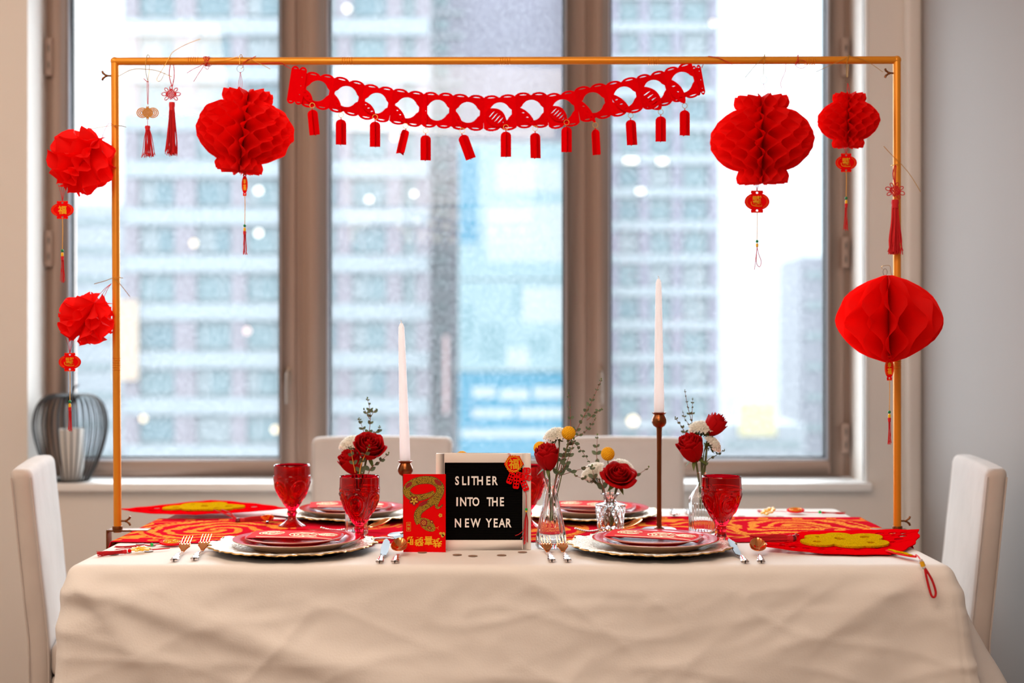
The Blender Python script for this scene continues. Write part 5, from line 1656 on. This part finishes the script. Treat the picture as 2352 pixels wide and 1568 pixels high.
# left bouquet (behind the front left goblet)
b = vtop(vA, .118); DA = vA[1]
rose('large red rose facing forward at the top of the left bouquet', 848, 1028, DA - .01, .0330, b, (.25, -.62, .75), 1.0, 1)
rose('red rosebud at the lower left of the left bouquet', 806, 1062, DA + .005, .0270, b, (-.35, -.35, .85), .45, 2, H=.058)
cluster('white ruffled dianthus behind the roses of the left bouquet', 806, 1020, DA + .035, .024, b, 3, (-.4, -.3, 1))
sprig('upright eucalyptus sprig above the left bouquet roses', b, [(832, 1060, .03), (848, 990, .03), (850, 945, .03), (844, 916, .03)], DA, 8, .72,
      [([(838, 1000, .03), (830, 975, .03), (825, 962, .03)], 3), ([(854, 990, .03), (868, 992, .03), (872, 980, .03)], 3), ([(849, 962, .03), (840, 945, .03), (836, 940, .03)], 2), ([(851, 958, .03), (860, 943, .03), (864, 941, .03)], 2)], 4)
sprig('short eucalyptus sprig in front of the left bouquet roses', b, [(826, 1085, -.03), (836, 1050, -.04), (848, 1026, -.04)], DA, 4, .85, [([(816, 1085, -.035), (809, 1050, -.04), (806, 1028, -.04)], 3)], 5, M_YCORD)
sprig('thin eucalyptus sprig reaching right from the left bouquet', b, [(848, 1082, -.01), (870, 1062, -.01), (893, 1042, -.01)], DA, 4, .75, (), 6)
# centre right bouquet: fluted vase
b = vtop(vB, .135); DBq = vB[1]
rose('upright half-open red rose in the fluted vase', 1257, 1050, DBq - .005, .0275, b, (-.12, -.25, .95), .30, 7, H=.056)
ball('yellow ball flower high in the fluted vase bouquet', 1306, 994, DBq, .0150, b)
ball('yellow ball flower peeking from behind the upright rose', 1241, 1029, DBq + .04, .0150, b)
cluster('white ruffled dianthus at the top of the fluted vase bouquet', 1276, 1000, DBq + .03, .0215, b, 8, (-.3, -.3, .9))
sprig('tall eucalyptus sprig rising right from the fluted vase, in front of the window post', b, [(1282, 1080, .03), (1302, 1030, .03), (1336, 965, .03), (1362, 915, .03), (1381, 872, .03)], DBq, 15, .62,
      [([(1348, 965, .03), (1368, 948, .03), (1382, 940, .03)], 4), ([(1318, 1005, .03), (1345, 990, .03), (1368, 962, .03)], 5), ([(1310, 1010, .03), (1332, 1030, .03), (1354, 1062, .03)], 5)], 9)
sprig('slim eucalyptus sprig rising left of the tall one in the fluted vase', b, [(1290, 1070, .04), (1308, 1000, .04), (1310, 950, .04), (1306, 905, .04)], DBq, 6, .62, (), 10)
sprig('low eucalyptus sprig reaching right from the fluted vase', b, [(1278, 1098, 0), (1295, 1075, -.01), (1310, 1040, -.01), (1318, 1010, -.01)], DBq, 6, .85, [([(1286, 1092, 0), (1330, 1078, .02), (1360, 1070, .05)], 3)], 11)
# crystal vase
b = vtop(vC, .085); DC = vC[1]
rose('wide open red rose in the crystal vase', 1421, 1094, DC - .01, .0330, b, (.12, -.62, .78), 1.55, 12, H=.046)
ball('yellow ball flower above the crystal vase', 1396, 1042, DC, .0160, b)
cluster('white ruffled dianthus left of the open rose in the crystal vase', 1362, 1085, DC + .01, .0245, b, 13, (-.6, -.4, .8))
cluster('white ruffled dianthus behind the open rose in the crystal vase', 1427, 1072, DC + .035, .023, b, 14, (.2, -.3, 1))
sprig('upright eucalyptus sprig behind the yellow ball of the crystal vase', b, [(1385, 1110, .03), (1372, 1060, .03), (1371, 1030, .03), (1372, 1000, .03)], DC, 5, .75, (), 15)
sprig('eucalyptus sprig reaching right from the open rose', b, [(1420, 1118, .01), (1455, 1096, .01), (1490, 1074, .01)], DC, 4, .75, (), 16)
sprig('eucalyptus sprig reaching left from the crystal vase', b, [(1385, 1120, 0), (1355, 1105, -.01), (1320, 1092, -.01)], DC, 5, .75, (), 17)
sprig('short eucalyptus tuft low in the crystal vase bouquet', b, [(1385, 1118, -.02), (1366, 1100, -.03), (1360, 1072, -.03)], DC, 4, .9, (), 18)
# right bouquet
b = vtop(vD, .138); DD = vD[1]
rose('dark red rose at the front of the right bouquet', 1588, 1030, DD - .01, .0300, b, (-.35, -.35, .85), .45, 19, H=.066)
rose('red rose turned away at the top right of the right bouquet', 1641, 977, DD + .01, .0255, b, (.55, .10, .8), .30, 20, H=.052)
cluster('white ruffled dianthus between the roses of the right bouquet', 1609, 984, DD + .01, .0225, b, 21, (-.1, -.4, 1))
cluster('white ruffled dianthus low on the right side of the right bouquet', 1637, 1021, DD + .0, .020, b, 22, (.7, -.3, .6))
sprig('budding brown sprig rising from the right bouquet', b, [(1612, 1040, .03), (1594, 985, .03), (1580, 935, .03), (1573, 897, .03)], DD, 10, .42, [([(1590, 965, .03), (1590, 935, .03), (1591, 915, .03)], 4), ([(1594, 985, .03), (1575, 965, .03), (1568, 945, .03)], 4)], 23)
sprig('dark eucalyptus sprig at the left of the right bouquet', b, [(1608, 1040, .02), (1578, 1000, .02), (1565, 978, .02), (1551, 960, .02)], DD, 6, .62, (), 24)
sprig('thin green twig at the right of the right bouquet', b, [(1618, 1070, 0), (1645, 1045, 0), (1664, 1034, 0)], DD, 4, .5, (), 25, M_STEMG)
# behind the board
b = vtop(vE, .12)
ball('yellow ball flower just showing above the letter board', 1061, 1051, vE[1], .0160, b)
ball('yellow ball flower all but hidden behind the letter board top', 1119, 1062, vE[1], .0150, b)

# ------------------------------------------------------------------ cutlery
def handle_mb(L, m=None, bead=False):
    m = m or MB()
    def f(u, v):
        a = u * 2 * PI
        w_ = .0030 + .0058 * v ** 2.2 + .0012 * math.exp(-((v - .12) / .05) ** 2) + .0010 * math.sin(v * 40) * (v > .55)
        if v > .95: w_ *= math.sqrt(max(0.02, 1 - ((v - .95) / .05) ** 2))
        h_ = .0024 + .0014 * v
        return (w_ * math.cos(a), -L * v, .003 + h_ * math.sin(a) + .012 * math.sin(PI * min(1, v * 1.1)) * .35)
    m.grid(f, 14, 40)
    return m
def fork(lb, x, y, rz, rise=.42, L=.10):
    t = thing('fork', lb, 'cutlery', (x, y, ZT + .002), (0, 0, rz), group='forks of the place settings')
    obj('fork_handle', handle_mb(L), M_SILV, t, label='silver scrolled handle')
    m = MB(); z0 = .004
    def Z(v): return z0 + .070 * v * rise * (1.15 - .35 * v)
    m.grid(lambda u, v: ((u - .5) * (.006 + .018 * min(1, v * 1.6) ** 1.5), .032 * v, Z(v * .45)), 6, 8)
    for k in range(4):
        xx = (k - 1.5) * .0062
        m.tube([Vector((xx * .98, .030, Z(.43))), Vector((xx, .05, Z(.7))), Vector((xx, .070, Z(1.0)))], [.0015, .0013, .0007], 6)
    o = obj('fork_tines', m, M_COPPER, t, label='gold tines'); sd = o.modifiers.new('thickness', 'SOLIDIFY'); sd.thickness = .0014
def spoon(lb, x, y, rz, rise=.42, L=.085, bw=.0175, bl=.052):
    t = thing('spoon', lb, 'cutlery', (x, y, ZT + .002), (0, 0, rz), group='spoons of the place settings')
    obj('spoon_handle', handle_mb(L), M_SILV, t, label='silver scrolled handle')
    m = MB()
    def f(u, v):
        a = u * 2 * PI; q = math.sin(v * PI / 2)
        px_ = bw * math.cos(a) * q * (1 - .12 * math.sin(a)); py_ = bl / 2 * math.sin(a) * q
        dep = .010 * (1 - q * q)
        yy = py_ + bl / 2 - .002
        return (px_, yy * math.cos(rise) + dep * math.sin(rise), .004 + yy * math.sin(rise) - dep * math.cos(rise) + .008)
    m.grid(f, 28, 10)
    o = obj('spoon_bowl', m, M_COPPER, t, label='polished gold bowl'); sd = o.modifiers.new('thickness', 'SOLIDIFY'); sd.thickness = .0012
def knife(lb, x, y, rz, rise=.18, L=.075):
    t = thing('knife', lb, 'cutlery', (x, y, ZT + .002), (0, 0, rz), group='knives of the place settings')
    obj('knife_handle', handle_mb(L), M_SILV, t, label='silver scrolled handle')
    m = shape2d([[(-.006, -.002), (.006, -.002), (.0085, .02), (.0085, .06), (.006, .085), (-.002, .10), (-.007, .085), (-.0085, .04)]], .0014)
    g = MB().mesh_in(m, 0, Matrix.Translation((0, 0, .006)) @ Matrix.Rotation(rise, 4, 'X') @ Matrix.Rotation(.25, 4, 'Y'))
    obj('blade', g, M_BLADE, t)
def tab(px, py): v = TB(px, py, ZT + .006); return v.x, v.y
x, y = tab(418, 1268); fork('outer silver and gold fork left of the front left setting', x, y + .005, .07)
x, y = tab(462, 1266); fork('inner silver and gold fork left of the front left setting', x, y + .008, .07, .46)
x, y = tab(1258, 1268); fork('silver and gold fork at the foot of the fluted vase, left one', x + .0, y, .06, .46)
x, y = tab(1294, 1268); fork('silver and gold fork at the foot of the fluted vase, right one', x, y, .05, .46)
x, y = tab(880, 1275); knife('steel knife right of the front left setting', x, y, 0)
x, y = tab(915, 1273); spoon('gold-bowled spoon beside the red snake envelope', x, y, 0)
x, y = tab(1700, 1275); knife('steel knife right of the front right setting', x - .004, y, .02)
x, y = tab(1740, 1273); spoon('gold-bowled spoon right of the front right setting', x + .002, y, -.12)
def dessert(lb, px0, py0, px1, py1):
    a = Vector(tab(px0, py0) + (ZT + .006,)); D_ = a.y
    b_ = W(px1, py1, D_ + .0); d = b_ - a; L = d.length
    t = thing('dessert_spoon', lb, 'cutlery', a, (0, 0, 0), group='dessert spoons behind the plates')
    m = MB()
    for k in range(14):
        q = k / 13 * .42; m.sphere((d.x * q, 0, .004 - .006 * math.sin(q / .42 * PI) ), .0030, 8, 6)
    obj('beaded_handle', m, M_SILV, t, label='beaded silver handle')
    m = MB(); m.tube([Vector((d.x * .42, 0, .004)), Vector((d.x * .70, 0, .006))], [.002, .0025], 6)
    obj('neck', m, M_COPPER, t)
    m = MB()
    def f(u, v):
        a_ = u * 2 * PI; q = math.sin(v * PI / 2)
        lx = .029 * math.cos(a_) * q; ly = .015 * math.sin(a_) * q; dep = .007 * (1 - q * q)
        c_, s_ = math.cos(.35), math.sin(.35)
        return (d.x * .84 + lx * c_, ly, .016 + lx * s_ - dep + ly * .25)
    m.grid(f, 24, 8)
    o = obj('spoon_bowl', m, M_COPPER, t, label='gold bowl'); sd = o.modifiers.new('thickness', 'SOLIDIFY'); sd.thickness = .0012
dessert('gold dessert spoon with beaded handle in front of the back left setting', 738, 1216, 898, 1206)
dessert('gold dessert spoon with beaded handle in front of the back right setting', 1322, 1218, 1474, 1208)
# back cutlery
x, y = tab(612, 1199); spoon('gold-bowled spoon left of the back left goblet', x, y + .01, PI + .2, .3)
x, y = tab(642, 1196); knife('steel knife lying by the foot of the back left goblet', x + .01, y + .05, PI - .5)
x, y = tab(1556, 1190); fork('gold-tined fork behind the tall candlestick, left one', x, y + .07, PI - .05, .2)
x, y = tab(1592, 1190); fork('gold-tined fork behind the tall candlestick, right one', x, y + .07, PI - .05, .2)
x, y = tab(905, 1240); knife('dark-bladed knife lying behind the spoon and snake envelope', x, y + .02, -1.1)

# ------------------------------------------------------------------ paper dots on the cloth
dm = MB().lathe([(.001, 0), (.0098, 0), (.0098, .0005), (.001, .0005)], 20).mesh('paper_dot', M_DOT)
dots = [(970, 1269, 'left of the row before the letter board'), (1050, 1275, 'before the letter board, under its left part'), (1086, 1277.5, 'nearest the table edge before the letter board'), (1152, 1276, 'before the letter board, under its right part'), (1200, 1269, 'at the right corner of the letter board'),
        (322, 1250, 'behind the green-beaded charm'), (348, 1253.5, 'beside the red pendant at the left'), (296, 1257.5, 'above the green-beaded charm tassel'), (292, 1269.5, 'just left of the yellow knot charm'), (246, 1272.5, 'behind the red tassel at the left corner'), (342, 1267, 'right of the yellow knot charm'), (262, 1273.5, 'above the red tassel near the left corner'),
        (1703, 1186, 'behind the right bouquet goblet, far one'), (1705, 1196, 'behind the right bouquet goblet, near one'), (1792, 1187, 'between the charms at the far right')]
for px, py, lb in dots:
    v = TB(px, py, ZT)
    o = bpy.data.objects.new('paper_dot', dm); COL.objects.link(o); o.location = (v.x, v.y, ZT + .0012)
    tag(o, 'tan paper confetti dot on the cloth, ' + lb, 'confetti', 'paper confetti dots')

# ------------------------------------------------------------------ charms lying on the cloth
def lying_gourd(lb, a, b_, pm, grp):
    """pendant, bead and thin tassel, strung from a to b"""
    A, Bv = TB(*a, ZT), TB(*b_, ZT); d = Bv - A; L = d.length
    t = thing('lying_charm', lb, 'charm', (A.x, A.y, ZT + .003), (0, 0, math.atan2(d.y, d.x)), group=grp)
    return t, L
t, L = lying_gourd('red pendant charm with green bead and thin tassel lying on the cloth, front left', (256, 1264), (424, 1251), None, 'charms on the cloth')
g = tassel_mb(.055, .010, 14, 2, .8)
X_ = Matrix.Translation((L * .38, 0, .002)) @ Matrix.Rotation(-PI / 2, 4, 'Y') @ Matrix.Rotation(PI, 4, 'Z') @ Matrix.Rotation(0, 4, 'X')
gm_ = MB(); gm_.add(g.v, g.f, X=Matrix.Translation((L * .38, 0, .002)) @ Matrix.Rotation(PI / 2, 4, 'Y')); obj('tassel', gm_, M_REDC, t)
g = MB(); cord(g, [(L * .36, 0, .002), (L * .44, .006, .003), (L * .50, .002, .002), (L * .45, -.004, .003), (L * .56, 0, .002), (L * .7, .004, .002)], .0009); obj('string', g, M_REDC, t)
obj('bead', MB().sphere((L * .545, 0, .003), .0038, 10, 8), mat('bright_green_bead', srgb(0, 190, 70), .3), t, label='bright green bead')
o = obj('pendant_disc', MB().lathe([(.001, -.001), (.026, -.001), (.027, .001), (.026, .0025), (.001, .0025)], 32), M_CARD, t, loc=(L * .82, 0, .004), rot=(.08, 0, 0))
g = MB(); 
for q in (.018, .013, .008): g.tube([Vector((q * math.cos(a), q * math.sin(a), .003)) for a in [i * 2 * PI / 28 for i in range(28)]], .0011, 5, closed=True)
for k in range(8): a = k * PI / 4; g.tube([Vector((.004 * math.cos(a), .004 * math.sin(a), .003)), Vector((.017 * math.cos(a), .017 * math.sin(a), .003))], .0012, 5)
obj('gold_pattern', g, M_GOLDP, o)
t, L = lying_gourd('yellow knot charm with thick red tassel lying on the cloth, front left corner', (218, 1279), (390, 1264), None, 'charms on the cloth')
g = tassel_mb(L * .40, .014, 30, 6, .8); gm_ = MB(); gm_.add(g.v, g.f, X=Matrix.Translation((L * .42, 0, .003)) @ Matrix.Rotation(PI / 2, 4, 'Y')); obj('tassel', gm_, M_REDC, t)
obj('bead', MB().sphere((L * .455, 0, .004), .0042, 10, 8), M_CARD, t)
k_ = obj('knot', knot_mb(.020, .0018), M_YELLOW, t, loc=(L * .60, 0, .006), rot=(-PI / 2 + .1, 0, 0), label='yellow cord knot')
g = MB(); cord(g, [(L * .68, 0, .004), (L * .78, .006, .002), (L * .9, .004, .002), (L, 0, .002), (L * .9, -.002, .002), (L * .76, -.001, .002)], .0009); obj('string', g, M_REDC, t)
# back right
t, L = lying_gourd('yellow knot charm with red end lying on the cloth at the back right', (1728, 1177), (1768, 1186), None, 'charms on the cloth')
g = tassel_mb(.024, .012, 20, 6, .8); gm_ = MB(); gm_.add(g.v, g.f, X=Matrix.Translation((L * .62, 0, .005)) @ Matrix.Rotation(PI / 2, 4, 'Y')); obj('tassel', gm_, M_REDC, t)
obj('knot', knot_mb(.020, .0030), M_YELLOW, t, loc=(L * .9, 0, .010), rot=(-PI / 2 + .45, 0, 0), label='yellow cord knot')
t, L = lying_gourd('red pendant charm with green bead lying on the cloth at the back right', (1775, 1178), (1940, 1184), None, 'charms on the cloth')
g = MB(); cord(g, [(0, 0, .002), (L * .1, .006, .002), (L * .2, 0, .002)], .0008); cord(g, [(L * .4, 0, .003), (L * .5, .002, .002), (L * .64, 0, .003)], .0012); obj('string', g, M_REDC, t)
o = obj('pendant_disc', MB().lathe([(.001, -.001), (.022, -.001), (.023, .001), (.022, .0025), (.001, .0025)], 32), M_CARD, t, loc=(L * .32, 0, .006), rot=(.15, 0, 0))
g = MB()
for q in (.015, .009): g.tube([Vector((q * math.cos(a), q * math.sin(a), .003)) for a in [i * 2 * PI / 24 for i in range(24)]], .0014, 5, closed=True)
obj('gold_pattern', g, M_GOLDP, o)
obj('bead', MB().sphere((L * .66, 0, .004), .0042, 10, 8), mat('bright_green_bead', srgb(0, 190, 70), .3), t, label='bright green bead')
g = tassel_mb(L * .34, .010, 16, 6, .7); gm_ = MB(); gm_.add(g.v, g.f, X=Matrix.Translation((L * .68, 0, .003)) @ Matrix.Rotation(-PI / 2, 4, 'Y')); obj('tassel', gm_, M_REDC, t)

# ------------------------------------------------------------------ big felt ornaments on the table
def ornament(lb, c, rz, hu, hv, curl, seed):
    """diamond of cut red felt; local X along the long diagonal"""
    t = thing('felt_ornament', lb, 'ornament', (c[0], c[1], ZT + .005), (0, 0, rz), group='red felt door ornaments lying on the table')
    r = random.Random(seed)
    def edge(n=18):
        o_ = []
        cs = [(hu, 0), (0, hv), (-hu, 0), (0, -hv)]
        for k in range(4):
            a, b2 = cs[k], cs[(k + 1) % 4]
            for i in range(n):
                t_ = i / n; bul = 1 + .16 * math.sin(PI * t_) + .02 * math.cos(t_ * 2 * PI * 4)
                o_.append(((a[0] + (b2[0] - a[0]) * t_) * bul, (a[1] + (b2[1] - a[1]) * t_) * bul))
        return o_
    spl = [edge()]
    # cut-outs: round dots, small slashes in rows
    for sx in (1, -1):
        for (u, v, rr) in ((.80, .0, .006), (.72, .14, .0075), (.72, -.14, .0075), (.60, .27, .008), (.60, -.27, .008), (.66, .0, .004), (.46, .38, .006), (.46, -.38, .006), (.30, .52, .006), (.30, -.52, .006), (.12, .66, .007), (.12, -.66, .007)):
            spl.append(circ(sx * u * hu, v * hu * .8 * (hv / hu), rr, 10, 0, 1.5, 1))
        for k in range(9):
            a = -.9 + 1.8 * k / 8; u = .55 * math.cos(a); v = .50 * math.sin(a)
            p = Vector((sx * u * hu, v * hv)); d = Vector((math.sin(a), math.cos(a))) * .006
            spl.append([(p.x - d.x, p.y - d.y - .0016), (p.x + d.x, p.y + d.y - .0016), (p.x + d.x, p.y + d.y + .0016), (p.x - d.x, p.y - d.y + .0016)])
    keep = [spl[0]]; cen = []
    for q in spl[1:]:
        cx1 = sum(p[0] for p in q) / len(q); cy1 = sum(p[1] for p in q) / len(q)
        rad = max(math.hypot(p[0] - cx1, p[1] - cy1) for p in q)
        if abs(cx1) / hu + abs(cy1) / hv + rad / hv > .98: continue
        if any(math.hypot(cx1 - c_[0], cy1 - c_[1]) < rad + c_[2] + .003 for c_ in cen): continue
        cen.append((cx1, cy1, rad)); keep.append(q)
    spl = keep
    me = shape2d(spl, .0022)
    # refine and curl
    bm = bmesh.new(); bm.from_mesh(me)
    bmesh.ops.triangulate(bm, faces=bm.faces)
    for _ in range(2):
        es = [e for e in bm.edges if e.calc_length() > .02]
        bmesh.ops.subdivide_edges(bm, edges=es, cuts=1); bmesh.ops.triangulate(bm, faces=[f for f in bm.faces if len(f.verts) > 4])
    def zz(x_, y_): return curl(x_ / hu, y_ / hv)
    for v in bm.verts: v.co.z += zz(v.co.x, v.co.y)
    bm.to_mesh(me); bm.free()
    obj('felt_sheet', MB().mesh_in(me), M_FELT, t, smooth=False)
    g = MB()
    # gold glitter emblem: a blossom-like lucky character with lobes
    lob = []
    emb = text_mesh('福', .02, 0, .045)
    s_ = hv * 1.15 / emb['h']
    for k, (u, v, a, b2) in enumerate(((-.34, .02, .17, .26), (.30, .05, .20, .24), (.0, .10, .18, .40), (-.05, -.22, .20, .26), (.16, -.30, .22, .24), (-.15, .32, .16, .2), (.12, .34, .14, .2))):
        me2 = shape2d([circ(u * hu, v * hv, 1, 18, 0, a * hu, b2 * hv), circ(u * hu, v * hv, 1, 12, 0, a * hu * .28, b2 * hv * .25)], .004)
        off = len(g.v); g.mesh_in(me2)
        for q in g.v[off:]: q.z += zz(q.x, q.y) + .004
    obj('gold_emblem', g, M_FELTG, t, smooth=False, label='gold glitter emblem')
    return t, zz
def curlR(u, v): return .004 + .016 * max(0, u) ** 2 + .004 * math.sin(v * 2) + .010 * max(0, -u - .55)
t, zz = ornament('red felt diamond ornament with gold glitter emblem at the front right corner', (.728, 2.895), .42, .205, .150, curlR, 3)
# tag and loop falling over the edge, tassel to the other side (world directions brought into the ornament's frame)
iM = (Matrix.Translation(Vector((.728, 2.895, ZT + .005))) @ Matrix.Rotation(.42, 4, 'Z')).inverted()
w0, w1 = iM @ TB(2035, 1263, ZT + .01), iM @ TB(2104, 1277, ZT + .012)
d = w1 - w0; L = d.length; an = math.atan2(d.y, d.x)
g = MB().mesh_in(shape2d([circ(L / 2, 0, 1, 20, 0, L / 2, .011)], .002), 0, Matrix.Translation(w0) @ Matrix.Rotation(an, 4, 'Z'))
tg = obj('tag', g, M_CARD, t, smooth=False)
g = MB()
for sy in (-1, 1):
    g.tube([Vector((L * (.08 + .8 * i / 12), sy * .0035 * math.sin(PI * i / 12) + .002 * math.sin(i), .0022)) for i in range(13)], .0018, 5, X=Matrix.Translation(w0) @ Matrix.Rotation(an, 4, 'Z'))
obj('gold_pattern', g, M_FELTG, tg)
Yf = 2.610
e0 = iM @ TB(2104, 1276, ZT + .012); pk = [iM @ W(px, py, yy) for px, py, yy in ((2110, 1279, 2.66), (2116, 1287, 2.617))]
g = MB(); g.tube(smoothpath([w1, e0 + Vector((0, 0, .002)), pk[0], pk[1]], 4), .0016, 6)
lp = [iM @ W(px, py, Yf) for px, py in ((2124, 1304), (2128, 1325), (2134, 1350), (2140, 1368), (2147, 1370), (2149, 1358), (2142, 1335), (2133, 1318), (2124, 1304))]
g.tube(smoothpath(lp, 5), .0024, 7)
obj('cord_loop', g, M_REDC, t)
bp0, bp1 = iM @ W(2115.5, 1287, Yf + .003), iM @ W(2122, 1303, Yf)
g = MB().tube([bp0.lerp(bp1, .15), bp0.lerp(bp1, .85)], .0046, 10); obj('bead', g, M_GOLDP, t, label='gold cylinder bead')
for q in (0, 1): obj('bead', MB().sphere(bp0.lerp(bp1, q), .0036, 10, 8), M_CLEARB, t, label='clear round bead')
ta, tb_ = iM @ TB(1822, 1236, ZT + .03), iM @ TB(1722, 1237, ZT + .03)
d = (tb_ - ta)
g = tassel_mb(d.length, .024, 60, 31, .9); gm_ = MB(); gm_.add(g.v, g.f, X=Matrix.Translation(ta) @ orient(-d)); obj('tassel', gm_, M_REDC, t)
obj('bead', MB().sphere(ta, .0075, 12, 8), mat('dark_red_bead', srgb(110, 8, 20), .25), t, label='dark red bead')
q0 = Vector((-.02, .14, zz(0, .9) + .002))
g = MB(); cord(g, [ta, (ta + q0) / 2 + Vector((0, 0, .006)), q0], .0016); cord(g, [ta + Vector((0, 0, .002)), (ta + q0) / 2 + Vector((.004, .004, .002)), q0 + Vector((.006, 0, 0))], .0016)
obj('cord', g, M_REDC, t)

def curlL(u, v): return .006 + .012 * max(0, -u) + .010 * max(0, v) + .006 * math.sin(u * 3 + 1) + .018 * max(0, u - .4)
t, zz = ornament('red felt diamond ornament with gold glitter emblem at the back left corner', (-.80, 3.43), .05, .21, .105, curlL, 5)
iM = (Matrix.Translation(Vector((-.80, 3.43, ZT + .005))) @ Matrix.Rotation(.05, 4, 'Z')).inverted()
ta, tb_ = iM @ TB(548, 1196, ZT + .006), iM @ TB(628, 1190, ZT + .008)
d = tb_ - ta
g = tassel_mb(d.length, .024, 60, 33, .9); gm_ = MB(); gm_.add(g.v, g.f, X=Matrix.Translation(ta) @ orient(-d)); obj('tassel', gm_, M_REDC, t)
obj('bead', MB().sphere(ta, .0080, 12, 8), mat('dark_red_bead', srgb(110, 8, 20), .25), t, label='dark red bead')
q0 = Vector((.06, -.085, zz(.3, -.8)))
g = MB(); cord(g, [ta, (ta + q0) / 2 + Vector((0, 0, .006)), q0], .0018); cord(g, [ta, (ta + q0) / 2 + Vector((0, -.006, .0)), q0 + Vector((-.02, 0, 0))], .0018)
obj('cord', g, M_REDC, t)
